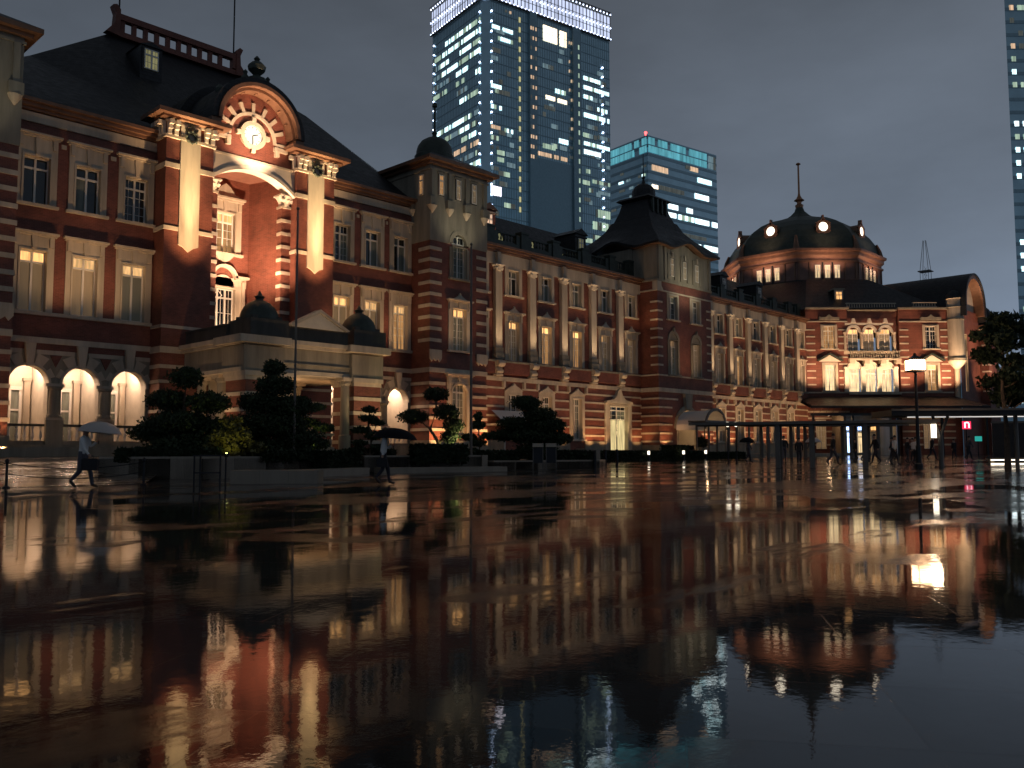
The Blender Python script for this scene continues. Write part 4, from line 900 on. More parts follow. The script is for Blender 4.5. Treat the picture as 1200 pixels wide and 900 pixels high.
# planters
def planter(pts, zt, label):
    root = thing('stone_planter', label, 'planter', (pts[0][0], pts[0][1], gzc(*pts[0])))
    b = MB(W0)
    n = len(pts)
    for k in range(n):
        (x0, y0), (x1, y1) = pts[k], pts[(k + 1) % n]
        L_ = math.hypot(x1 - x0, y1 - y0); deg = math.degrees(math.atan2(y1 - y0, x1 - x0)); f = Fr(x0, y0, deg); b.fr = f
        seg = max(1, round(L_ / 1.2))
        for j in range(seg): b.box(L_ * j / seg + .004, L_ * (j + 1) / seg - .004, -.35, 0, .0, zt, 'wallst')
    b.build('planter_wall', root)
    b = MB(W0); b.plan([(x, -y) for x, y in pts][::-1], .0, zt - .08, 'soil'); b.build('soil', root)
    return root
M['wallst'] = plain('planter_stone', (.31, .26, .20), .35, var=.18, scale=1.5, streak=True)
M['soil'] = plain('dark_soil', (.03, .024, .018), .9, var=.4, scale=6)
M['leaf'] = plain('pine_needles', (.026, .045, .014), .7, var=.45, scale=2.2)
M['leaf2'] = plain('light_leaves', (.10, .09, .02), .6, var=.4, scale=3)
M['hedge'] = plain('hedge_leaves', (.02, .034, .012), .75, var=.4, scale=4)
M['bark'] = plain('bark', (.14, .095, .065), .8, var=.35, scale=5, bump=.5)
planter([(12.9, 33.6), (13.6, 31.8), (15.3, 30.4), (17.8, 30.2), (24.3, 33.2), (24.6, 38.8), (21.9, 39.4), (21.9, 42), (17.5, 38.5)][::1], .93, 'curved pale stone planter wall beside the carriage ramp')
planter([(24.5, 33.0), (27.5, 31.9), (30.4, 30.9), (31.4, 38.8), (24.8, 38.8)], .93, 'pale stone planter in front of the porch under two clipped pines')
planter([(30.5, 30.6), (36.8, 29.0), (38.6, 30.0), (39.5, 38.5), (31.6, 38.5)], .66, 'low stone planter below the big rounded pine')
def block_seat(p0, p1, w, z, label):
    deg = math.degrees(math.atan2(p1[1] - p0[1], p1[0] - p0[0])); L_ = math.hypot(p1[0] - p0[0], p1[1] - p0[1]); b = MB(Fr(p0[0], p0[1], deg)); n = max(2, round(L_ / .8))
    for k in range(n): b.box(L_ * k / n + .003, L_ * (k + 1) / n - .003, -w, 0, -.05, z, 'wallst')
    tag(b.build('stone_bench'), label, 'stone bench')
block_seat((14.0, 25.9), (16.0, 24.0), 1.1, .5, 'pale stone block bench, the one nearest the camera below the lit shrub')
block_seat((18.2, 28.4), (23.0, 30.6), .9, .42, 'low stone ledge before the planter left of the man under the black umbrella')
block_seat((23.6, 30.6), (29.5, 28.7), .9, .40, 'low stone ledge behind the man under the black umbrella')

# ------------------------------------------------------------------ plants
def leafcloud(b, c, rad, n, size, m, rnd, up=.5, shell=.55):
    for _ in range(n):
        while True:
            v = Vector((rnd.uniform(-1, 1), rnd.uniform(-1, 1), rnd.uniform(-1, 1)))
            if shell < v.length < 1: break
        wob = 1 + .16 * math.sin(5 * v.x + c[0] * 3) * math.cos(4 * v.y + c[2])
        jt = 1 + abs(rnd.gauss(0, .09)); p = Vector((c[0] + v.x * rad[0] * wob * jt, c[1] + v.y * rad[1] * wob * jt, c[2] + v.z * rad[2] * jt + .1 * rad[2] * math.sin(9 * v.x + 7 * v.y)))
        d = Vector((rnd.gauss(0, 1), rnd.gauss(0, 1), rnd.gauss(0, 1) + up)).normalized(); e = d.cross(Vector((rnd.gauss(0, 1), rnd.gauss(0, 1), rnd.gauss(0, 1)))).normalized()
        s = size * rnd.uniform(.6, 1.3)
        b.face([p - e * s * .5, p + e * s * .5, p + d * s * 1.2], m)
def pine(loc, pads, trunk, label, leaf='leaf', r=.13, dens=1000, size=.095, seed=1, name='clipped_pine', cat='pine tree'):
    rnd = random.Random(seed); root = thing(name, label, cat, loc, 'trees in the planters before the station' if 'pine' in name else None)
    X, Y, Z = loc
    b = MB(W0); tp = [(X + a, Y + e, Z + h) for a, e, h in trunk]; b.tube(tp, r, 8, 'bark', r1=r * .45)
    for px_, py_, pz_, rx, ry, rz in pads:
        q = min(tp, key=lambda t: (t[0] - X - px_) ** 2 + (t[1] - Y - py_) ** 2 + (t[2] - Z - pz_ + .4) ** 2)
        b.tube([q, ((q[0] + X + px_) / 2, (q[1] + Y + py_) / 2, (q[2] + Z + pz_) / 2 + .05), (X + px_, Y + py_, Z + pz_ - rz * .3)], r * .4, 6, 'bark', r1=r * .2)
    b.build('trunk', root)
    b = MB(W0)
    for px_, py_, pz_, rx, ry, rz in pads:
        n = int(dens * (rx * ry + rx * rz + ry * rz) * 1.3); leafcloud(b, (X + px_, Y + py_, Z + pz_), (rx, ry, rz), n, size, leaf, rnd)
        leafcloud(b, (X + px_, Y + py_, Z + pz_), (rx * .6, ry * .6, rz * .55), n // 4, size * 1.5, leaf, rnd, shell=0)
    b.build('crown', root)
    return root
def ip(a, c, z, f=.9): return a, c, z     # pad offsets are along the image-right direction and height
def padlist(L):
    out = []
    for s, z, rs, rz in L: out.append((RT.x * s, RT.y * s, z, rs * .88, rs * .8, rz * .82))
    return out
def tr(L): return [(RT.x * s, RT.y * s, z) for s, z in L]
pine((16.2, 33.6, .85), padlist([(0, 3.2, .75, .5), (-.7, 2.3, .9, .5), (.9, 2.2, .95, .5), (-.2, 1.4, 1.5, .55), (1.3, 1.1, .9, .5), (-1.3, 1.0, .9, .45), (.1, .5, 1.7, .5)]), tr([(0, 0), (.1, 1.2), (-.1, 2.2), (0, 3)]), 'dark many tiered clipped pine nearest the arcade on the left', seed=2)
pine((19.6, 32.8, .85), padlist([(0, 3.75, .55, .4), (.1, 3.0, .95, .5), (-.5, 2.3, 1.1, .5), (.8, 2.1, 1.1, .5), (0, 1.4, 1.7, .6), (-1.1, .8, .9, .5), (1.2, .8, 1.0, .5), (.1, .4, 1.5, .45)]), tr([(0, 0), (-.2, 1.4), (.1, 2.4), (0, 3.6)]), 'tall dark cone shaped pine in front of the porch corner pier', seed=3)
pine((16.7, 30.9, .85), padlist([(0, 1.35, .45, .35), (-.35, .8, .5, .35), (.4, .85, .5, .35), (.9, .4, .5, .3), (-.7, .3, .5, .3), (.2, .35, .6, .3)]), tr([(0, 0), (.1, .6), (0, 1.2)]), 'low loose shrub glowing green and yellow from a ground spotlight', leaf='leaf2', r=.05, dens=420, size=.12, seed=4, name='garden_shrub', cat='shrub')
pine((22.4, 35, .85), padlist([(-.2, 2.6, .65, .24), (.65, 2.3, .5, .2), (-.7, 1.9, .6, .25), (.2, 1.6, .7, .25), (1.0, 1.35, .6, .22), (-.5, 1.0, .8, .3), (.5, .6, .9, .3)]), tr([(0, 0), (.2, .9), (-.1, 1.7), (0, 2.5)]), 'clipped pine with layered pads standing in front of the white porch door', seed=5)
pine((25.0, 33.3, .85), padlist([(0, 2.2, .42, .17), (-.1, 1.8, .5, .17), (.35, 1.6, .4, .16), (-.4, 1.25, .5, .17), (.3, 1.0, .6, .2), (-.45, .65, .45, .16), (-.5, .35, .4, .14), (.5, .4, .5, .2)]), tr([(0, 0), (.1, .8), (-.05, 1.5), (0, 2.1)]), 'small layered pine behind the man with the black umbrella', seed=6, r=.08)
pine((29.9, 34.2, .85), padlist([(0, 3.2, .75, .4), (-1.2, 2.05, .85, .42), (.55, 2.25, .75, .5), (.9, 1.6, .6, .5), (.7, 1.0, .5, .4)]), tr([(.3, 0), (.15, .7), (-.3, 1.4), (0, 2.3), (0, 3.0)]), 'two lobed pine with a pale leaning trunk lit yellow from below', seed=7, r=.11)
pine((32.9, 34.2, .62), padlist([(0, 2.35, .28, .3), (0, 1.9, .42, .25), (-.45, 1.25, .55, .2), (.5, 1.3, .5, .2), (0, .95, .5, .25), (-.3, .5, .4, .18), (.35, .25, .45, .2)]), tr([(0, 0), (.1, .8), (0, 2.2)]), 'narrow small pine beside the pale awning', seed=8, r=.07)
pine((35.5, 32.7, .6), padlist([(-.3, 3.15, .95, .42), (.4, 2.5, 1.1, .5), (-.9, 2.0, 1.1, .45), (.9, 1.9, 1.2, .5), (-1.5, 1.4, .9, .35), (0, 1.35, 1.5, .5), (1.5, 1.2, .9, .4), (.3, .6, 1.3, .4)]), tr([(0, 0), (.2, 1.0), (-.2, 2.0), (-.2, 3.0)]), 'largest rounded dark pine above the twin information boards', seed=9)
def hedge(cx, cy, L_, w, z0, z1, deg, label, seed, m='hedge'):
    rnd = random.Random(seed); f = Fr(cx, cy, deg); b = MB(f); b.box(-L_ / 2 + .08, L_ / 2 - .08, -w / 2 + .08, w / 2 - .08, z0, z1 - .1, m)
    A = L_ * (z1 - z0) * 2 + L_ * w + 2 * w * (z1 - z0)
    for _ in range(int(A * 130)):
        s = rnd.random()
        if s < .4: u, v, z = rnd.uniform(-1, 1) * L_ / 2, w / 2, rnd.uniform(z0, z1)
        elif s < .8: u, v, z = rnd.uniform(-1, 1) * L_ / 2, rnd.uniform(-1, 1) * w / 2, z1
        else: u, v, z = rnd.choice((-1, 1)) * L_ / 2, rnd.uniform(-1, 1) * w / 2, rnd.uniform(z0, z1)
        p = f.p(u, v, z - .08); d = Vector((rnd.gauss(0, 1), rnd.gauss(0, 1), rnd.gauss(.4, 1))).normalized(); e = d.cross(Vector((rnd.random(), rnd.random(), 1))).normalized(); q = .11 * rnd.uniform(.6, 1.4)
        b.face([p - e * q * .6, p + e * q * .6, p + d * q * 1.3], m)
    tag(b.build('clipped_hedge'), label, 'hedge')
hedge(15.0, 32.2, 3.6, 1.6, .8, 1.25, -32, 'dark low hedge on the curved planter at the foot of the leftmost pine', 1)
hedge(19.0, 31.2, 3.4, 1.2, .8, 1.2, 22, 'dark hedge on the planter right of the glowing shrub', 2)
hedge(22.0, 31.6, 2.6, .9, .35, 1.15, 22, 'dark box hedge overhanging the planter wall below the porch', 3)
hedge(25.4, 33.9, 2.4, .9, .8, 1.25, -20, 'dark hedge behind the man with the black umbrella', 4)
hedge(27.7, 31.5, 2.6, 1.0, .6, 1.45, -18, 'rounded dark hedge under the two lobed pine', 5)
hedge(31.5, 32.0, 3.2, .9, .6, 1.15, -16, 'low dark hedge between the two tallest poles and the boards', 6)
hedge(35.9, 30.9, 3.6, 1.2, .6, 1.15, -12, 'dark hedge right behind the twin information boards', 7)
hedge(52, 40.2, 24, 1.2, .1, 1.15, 0, 'long dark hedge along the foot of the colonnaded block', 8)
hedge(68.5, 40.6, 7.5, 1.0, .2, 1.05, 0, 'low dark hedge left of the hotel entrance canopy', 9)
hedge(60.6, 40.0, 1.9, 1.6, .1, 1.6, 0, 'tall dark hedge block beside the lit bollard', 10)
def ball(x, y, z, r, label, seed):
    root = thing('potted_shrub', label, 'potted shrub', (x, y, z)); b = MB(Fr(0, 0)); b.lathe(x, -y, [(.25, z), (.35, z + .55), (.38, z + .6), (.3, z + .6)], 14, 'stone_d'); b.build('pot', root); b = MB(W0); leafcloud(b, (x, y, z + .6 + r * .8), (r, r, r), 700, .1, 'hedge', random.Random(seed), shell=.6); leafcloud(b, (x, y, z + .6 + r * .8), (r * .7,) * 3, 200, .2, 'hedge', random.Random(seed), shell=0); b.build('crown', root)
ball(68.6, 42.4, .9, .5, 'clipped ball shrub in a pot right of the hotel entrance', 3)
# broadleaf tree at the right edge
rnd = random.Random(44); tx, ty = 50.0, 13.0; tz = gzc(tx, ty)
root = thing('street_tree', 'broad dark leafy tree at the right edge above the flat canopy', 'tree', (tx, ty, tz))
b = MB(W0); b.tube([(tx, ty, tz), (tx + .1, ty, tz + 2), (tx, ty + .1, tz + 4), (tx + .2, ty, tz + 6.5)], .17, 8, 'bark', r1=.05)
pads = []
for k in range(46):
    a = rnd.uniform(0, 2 * PI); rr = rnd.uniform(.2, 2.0); z = rnd.uniform(3.4, 8.0); rr *= (1 - abs(z - 5.2) / 4.2) * 1.15 + .1; pads.append((tx + .5 + rr * math.cos(a), ty - .3 + rr * math.sin(a), tz + z))
for p in pads[:16]: b.tube([(tx + .05, ty, min(p[2] - .8, tz + 6)), ((tx + p[0]) / 2, (ty + p[1]) / 2, p[2] - .35), p], .05, 5, 'bark', r1=.02)
b.build('trunk', root); b = MB(W0)
for p in pads: leafcloud(b, p, (rnd.uniform(.35, .65),) * 2 + (rnd.uniform(.25, .4),), 190, .19, 'hedge', rnd, shell=0)
b.build('crown', root)

# ------------------------------------------------------------------ street furniture
def pole(x, y, z0, z1, r, label):
    root = thing('flag_pole', label, 'pole', (x, y, z0), 'tall poles in the planters'); b = MB(Fr(0, 0)); b.lathe(x, -y, [(r * 2.2, z0), (r * 2.2, z0 + .1), (r * 1.2, z0 + .14), (r, z0 + .5), (r * .7, z1 - .05), (r * .3, z1)], 10, 'steel'); b.build('shaft', root); b = MB(Fr(0, 0)); b.lathe(x, -y, [(.02, z1), (.08, z1 + .08), (.02, z1 + .16)], 8, 'steel'); b.build('finial', root)
pole(19.9, 31.6, .85, 11.2, .055, 'thin tall grey pole rising before the left part of the porch')
pole(30.2, 31.9, .6, 11.5, .075, 'thicker tall grey pole standing right of the two lobed pine')
def chainpost(x, y, label):
    z = gzc(x, y); b = MB(Fr(0, 0)); b.lathe(x, -y, [(.1, z), (.1, z + .05), (.04, z + .08), (.035, z + .72), (.06, z + .76), (.05, z + .82), (.01, z + .86)], 10, 'iron'); tag(b.build('chain_post'), label, 'chain post', 'posts of the chain fence by the ramp')
CP = [(4.6, 28.8), (8.2, 28.0), (11.72, 27.0)]
chainpost(*CP[1], 'black chain post at the left edge behind the walker with the bag'); chainpost(*CP[2], 'black chain post at the foot of the curved planter')
chainpost(*CP[0], 'black chain post holding the chain end outside the left edge')
for (a, c), lab in zip(zip(CP, CP[1:]), ('double black chain hanging left of the first post', 'double black chain hanging behind the walker with the bag')):
    b = MB(W0)
    for z0 in (.72, .42):
        pts = []
        for k in range(15):
            t = k / 14; x = a[0] + (c[0] - a[0]) * t; y = a[1] + (c[1] - a[1]) * t; pts.append((x, y, gzc(x, y) + z0 - .17 * (1 - (2 * t - 1) ** 2)))
        b.tube(pts, .013, 5, 'iron')
    tag(b.build('hanging_chain'), lab, 'chain')
# trestle stand
x, y = 12.6, 24.5; z = gzc(x, y); root = thing('barrier_stand', 'small dark metal trestle stand in front of the curved planter', 'stand', (x, y, z)); f = Fr(x, y, -46, z); b = MB(f)
for u in (-.38, .38):
    for v in (-.25, .25): b.cut(); b.box(u - .02, u + .02, v - .02, v + .02, 0, .9, 'iron')
b.build('leg', root); b = MB(f); b.box(-.42, .42, -.3, .3, .9, .94, 'iron'); b.box(-.4, .4, .24, .27, .4, .44, 'iron'); b.build('top_panel', root)
# twin boards
x, y = 32.0, 28.6; z = gzc(x, y); f = Fr(x, y, -47, z); root = thing('information_board', 'twin dark lectern boards on thin legs before the big rounded pine', 'information board', (x, y, z))
for u in (-.32, .32):
    b = MB(f)
    for s in (-.24, .24): b.cut(); b.box(u + s - .02, u + s + .02, -.03, .01, 0, 1.25, 'steel')
    b.build('leg', root); b = MB(f); b.quad([(u - .27, .14, 1.12), (u + .27, .14, 1.12), (u + .27, -.1, 1.3), (u - .27, -.1, 1.3)], 'wallst'); b.box(u - .26, u + .26, -.02, .0, .35, 1.1, 'iron'); b.build('panel', root)
# bollards
def bollard(x, y, h, label, lit=False):
    z = .9 if y > 41.8 and x > 40 else gzc(x, y); b = MB(Fr(0, 0)); root = thing('lit_bollard' if lit else 'bollard', label, 'bollard', (x, y, z)); b.lathe(x, -y, [(.09, z), (.09, z + h - .02), (.05, z + h)], 10, 'iron'); o = b.build('shaft', root)
    if lit: b = MB(Fr(0, 0)); b.lathe(x, -y, [(.095, z + h * .6), (.095, z + h * .95)], 10, 'cream'); b.build('lamp', root)
for x, y, l in [(36.4, 29.0, 'dark bollard left end of the row by the low planter'), (41.4, 32.2, 'dark bollard in the middle of the row by the low planter'), (43.6, 33.0, 'dark bollard right end of the row before the lit door')]: bollard(x, y, .95, l)
for x, y, l in [(55.8, 39.2, 'lit bollard left of the tall hedge block'), (60.0, 38.8, 'lit bollard right of the tall hedge block'), (64.6, 39.6, 'lit bollard by the hotel entrance canopy')]: bollard(x, y, .8, l, True)
b = MB(Fr(37.9, 30.6, -20, gzc(38, 30.6))); b.box(-.45, .45, -.45, .45, -.05, .95, 'wallst'); b.box(-.5, .5, -.5, .5, .95, 1.02, 'wallst'); tag(b.build('stone_pillar'), 'squat stone gatepost at the right end of the low planter', 'stone post')
# awning on the middle block
root = thing('window_awning', 'pale canvas awning on the block wall behind the narrow small pine', 'awning', (48.9, 47.5, 2.8)); b = MB(Fr(0, 47.8)); b.prism([(47.3, 3.2), (50.9, 3.2), (50.9, 3.26), (47.3, 3.26)], 0, 1.5, 'white')
b.quad([(47.3, .1, 4.3), (50.9, .1, 4.3), (50.9, 1.5, 3.3), (47.3, 1.5, 3.3)], 'white'); b.quad([(47.3, 1.5, 3.3), (50.9, 1.5, 3.3), (50.9, 1.5, 2.95), (47.3, 1.5, 2.95)], 'white'); b.build('canvas', root)
b = MB(Fr(0, 47.8))
for u in (47.4, 50.8): b.cut(); b.box(u - .03, u + .03, 1.4, 1.46, .9, 3.0, 'white')
b.build('awning_post', root)
# lamp post
x, y = 45.2, 15.7; z = gzc(x, y); LP = thing('street_lamp', 'black lamp post with a glowing square lantern, brightest lamp on the plaza', 'street lamp', (x, y, z)); b = MB(Fr(0, 0)); b.lathe(x, -y, [(.2, z), (.2, z + .25), (.14, z + .3), (.12, z + 1.1), (.09, z + 1.2), (.06, z + 4.75), (.12, z + 4.8)], 12, 'iron'); b.build('pole', LP)
f = Fr(x, y, -40, z); b = MB(f); b.box(-.33, .33, -.33, .33, 4.88, 5.38, emit('lantern_glow', (1, .58, .30), 13)); b.build('lantern_glass', LP); b = MB(f); b.box(-.36, .36, -.36, .36, 4.8, 4.88, 'iron'); b.box(-.38, .38, -.38, .38, 5.38, 5.44, 'iron'); b.lathe(0, 0, [(.4, 5.44), (.1, 5.6), (.04, 5.75)], 4, 'iron', PI / 4)
for s in (-1, 1):
    for t in (-1, 1): b.box(s * .35 - .015, s * .35 + .015, t * .35 - .015, t * .35 + .015, 4.88, 5.38, 'iron')
b.build('lantern_frame', LP)
# walkway shelters
def shelter(name, label, p0, p1, zt, w, posts, pr, th=.12):
    deg = math.degrees(math.atan2(p1[1] - p0[1], p1[0] - p0[0])); L_ = math.hypot(p1[0] - p0[0], p1[1] - p0[1]); f = Fr(p0[0], p0[1], deg); root = thing(name, label, 'canopy', (p0[0], p0[1], gzc(*p0)))
    b = MB(f); b.box(-.3, L_ + .3, -w, 0, zt - .05, zt, 'steel'); b.box(-.3, L_ + .3, 0, .08, zt - th, zt + .03, 'steel'); b.box(-.3, L_ + .3, -w - .08, -w, zt - th, zt + .03, 'steel'); b.build('roof', root)
    for k, u in enumerate(posts):
        b = MB(f)
        for v in (-.2, -w + .2): b.cut(); b.box(u - pr, u + pr, v - pr, v + pr, .0, zt - .05, 'steel')
        b.cut(); b.box(u - .05, u + .05, -w, 0, zt - th - .05, zt - .051, 'steel'); b.build('post', root)
    return root
shelter('walkway_canopy', 'long low glass walkway canopy on thick posts crossing in front of the far block', (41.3, 26.0), (46.0, 15.2), 2.62, 2.6, [4.3, 6.0, 8.6], .11)
shelter('walkway_canopy', 'further row of canopy posts in front of the domed wing doors', (71.2, 38.6), (80.5, 29.0), 3.55, 2.5, [1.2, 3.9, 5.2, 8.6, 9.8, 11.0], .12, .2)
shelter('walkway_canopy', 'thin flat canopy running from the hotel entrance towards the domed wing', (66.0, 40.3), (74.0, 40.3), 3.75, 1.6, [.6, 4, 7.6], .07)
# flat bus canopy on the right
p0, p1 = (45.14, 16.9), (51.5, 9.0); deg = math.degrees(math.atan2(p1[1] - p0[1], p1[0] - p0[0])); f = Fr(p0[0], p0[1], deg); L_ = 10.2
root = thing('bus_canopy', 'dark flat canopy with a Y shaped post and lit underside at the right edge', 'canopy', (45, 16, .2))
b = MB(f); b.box(0, L_, -3.2, 0, 2.86, 3.16, 'iron'); b.box(-.02, L_ + .02, 0, .05, 3.1, 3.2, 'steel'); b.build('roof', root)
b = MB(f); b.tube([f.p(2.7, -1.0, .2), f.p(2.7, -1.0, 1.9)], .12, 10, 'steel'); b.tube([f.p(2.7, -1.0, 1.85), f.p(2.35, -1.0, 2.86)], .08, 8, 'steel'); b.tube([f.p(2.7, -1.0, 1.85), f.p(3.1, -1.0, 2.86)], .08, 8, 'steel'); b.cut(); b.tube([f.p(6.4, -1.0, .2), f.p(6.4, -1.0, 2.86)], .1, 10, 'steel'); b.build('post', root)
b = MB(f); b.box(2.2, 2.45, -.9, -.82, 1.75, 2.45, 'cream'); b.cut(); b.box(1.3, 9.5, -1.6, -1.5, 2.82, 2.855, emit('tube_light', (1, .95, .9), .9)); b.build('light_panel', root)
b = MB(Fr(77.9, 21.3, -74.4, gzc(77, 21))); b.box(0, 9, -2.5, 0, 0, 3.0, 'iron'); b.box(-.05, 9.05, -2.55, .05, 2.9, 3.05, 'steel'); tag(b.build('dark_kiosk'), 'large dark windowless kiosk at the right edge under the flat canopy', 'kiosk')
b = MB(Fr(57.6, 15.9, -44, gzc(57, 15))); b.box(0, 3.5, -.5, 0, 0, .1, 'stone_d'); b.box(0, 3.5, -.5, 0, .32, .4, 'stone_d'); b.box(.1, .3, -.4, -.1, .1, .32, 'stone_d'); b.box(3.2, 3.4, -.4, -.1, .1, .32, 'stone_d'); bb = tag(b.build('lit_bench'), 'low bench with white light strips at the right edge', 'bench')
b = MB(Fr(57.6, 15.9, -44, gzc(57, 15))); b.box(.02, 3.48, -.02, .02, .25, .31, 'cream'); b.box(.02, 3.48, .001, .02, .02, .09, 'cream'); b.build('light_strip', bb)
# signs under the canopy
sg = thing('neon_sign', 'small red neon sign with a rounded letter n on the far shop front', 'sign', (86.3, 25.7, 3)); f = Fr(86.0, 26.0, -46); zs = gzc(86, 26)
b = MB(f); b.box(.1, .85, -.1, 0, zs + 2.6, zs + 3.3, emit('neon_red', (1, .03, .10), 1.3)); b.box(.4, .5, -.15, -.1, zs, zs + 2.6, 'iron'); b.build('sign_panel', sg)
b = MB(f); wn = emit('neon_white', (1, .6, .7), 2.5); b.box(.24, .34, 0, .04, zs + 2.7, zs + 3.2, wn); b.box(.61, .71, 0, .04, zs + 2.7, zs + 3.05, wn); b.ring(.475, zs + 3.02, .135, .235, 0, .04, 0, 180, 10, wn); b.build('letter_n', sg)
b = MB(Fr(87.4, 25.3, -46)); b.box(0, .6, -.1, 0, zs + 1.5, zs + 1.95, emit('cyan_sign', (.05, .75, .65), .45)); b.box(.25, .33, -.15, -.1, zs, zs + 1.5, 'iron'); tag(b.build('shop_sign'), 'small turquoise lit sign beside the red neon sign', 'sign')
b = MB(Fr(91.0, 24.2, -46)); b.lathe(0, 0, [(.04, zs), (.04, zs + 2.3)], 8, 'iron'); b.lathe(0, 0, [(.1, zs + 2.3), (.26, zs + 2.5), (.26, zs + 2.8), (.1, zs + 3.0)], 12, emit('green_lamp', (.5, 1, .35), 9)); tag(b.build('signal_lamp'), 'pale green round lamp on a thin post left of the dark kiosk', 'lamp')
def globe(x, y, label):
    z = gzc(x, y); root = thing('globe_lamp', label, 'lamp', (x, y, z)); b = MB(Fr(0, 0)); b.lathe(x, -y, [(.1, z), (.05, z + .1), (.04, z + 2.35)], 8, 'iron'); b.build('pole', root); b = MB(Fr(0, 0)); b.lathe(x, -y, [(.05, z + 2.35), (.15, z + 2.45), (.16, z + 2.55), (.08, z + 2.66)], 12, 'cream'); b.build('globe', root)
globe(49.86, 28.94, 'left one of the two small white globe lamps behind the walkway canopy'); globe(50.13, 28.5, 'right one of the two small white globe lamps behind the walkway canopy')

# canopy of the domed wing
root = thing('entrance_roof', 'broad dark eave roof over the doors of the domed wing', 'canopy', (106, 40, .8)); b = MB(DW)
b.quad([(-1.5, 0.02, 7.75), (18, .02, 7.75), (19.5, 5.2, 6.35), (-1.5, 5.2, 6.35)], 'slate'); b.quad([(-1.5, 0.02, 7.3), (18, .02, 7.3), (19.5, 5.2, 6.1), (-1.5, 5.2, 6.1)][::-1], 'iron'); b.quad([(-1.5, 5.2, 6.1), (19.5, 5.2, 6.1), (19.5, 5.2, 6.35), (-1.5, 5.2, 6.35)], 'iron'); b.box(-1.5, 19.5, 4.9, 5.1, 5.2, 5.5, 'iron')
for k in range(28): b.tube([DW.p(-1.2 + k * .75, 5.0, 5.5), DW.p(-.85 + k * .75, 5.0, 6.1)], .03, 4, 'coppere')
b.build('eave_roof', root); b = MB(DW)
for k in (-1.2, 3.4, 8.6, 13.8, 19): b.cut(); b.box(k - .12, k + .12, 4.9, 5.14, .6, 5.2, 'iron')
b.build('post', root)
b = MB(DW); b.box(17.6, 18.9, -1.6, -.06, .1, 18.4, 'brick'); b.build('brick_wall', ST)
b = MB(DW); b.box(2.9, 3.2, .02, 3.6, .6, 5.4, 'stone_d'); b.box(8.3, 8.6, .02, 3.6, .6, 5.4, 'stone_d'); b.box(3.2, 8.3, .03, .08, .6, 5.4, 'plaster'); b.build('vestibule_wall', ST)
for c, st in ((3.9, 'bluew'), (5.15, 'bluew'), (6.5, 'warmw'), (7.7, 'curt2')): window(ST, DW, c, .9, 3.4, 1.15, st, v=.12, rows=2, name='door')
for c, st in ((4.2, 'bluew'), (5.9, 'bluew'), (7.5, 'amber')): window(ST, DW, c, 3.6, 4.7, 1.5, st, v=.12, rows=1)
for c in (1.5, 10.4, 14.6): window(ST, DW, c, 1.4, 4.9, 1.2, 'curt2', v=.1 if c != 10.4 else -.4, rows=4)
for k in (1.5, 8.4, 15): point(tuple(DW.p(k, 2.6, 4.8)), 55, (1, .62, .34), .15)
# awning-like lights on the terrace of right block: ground washers are lamps below

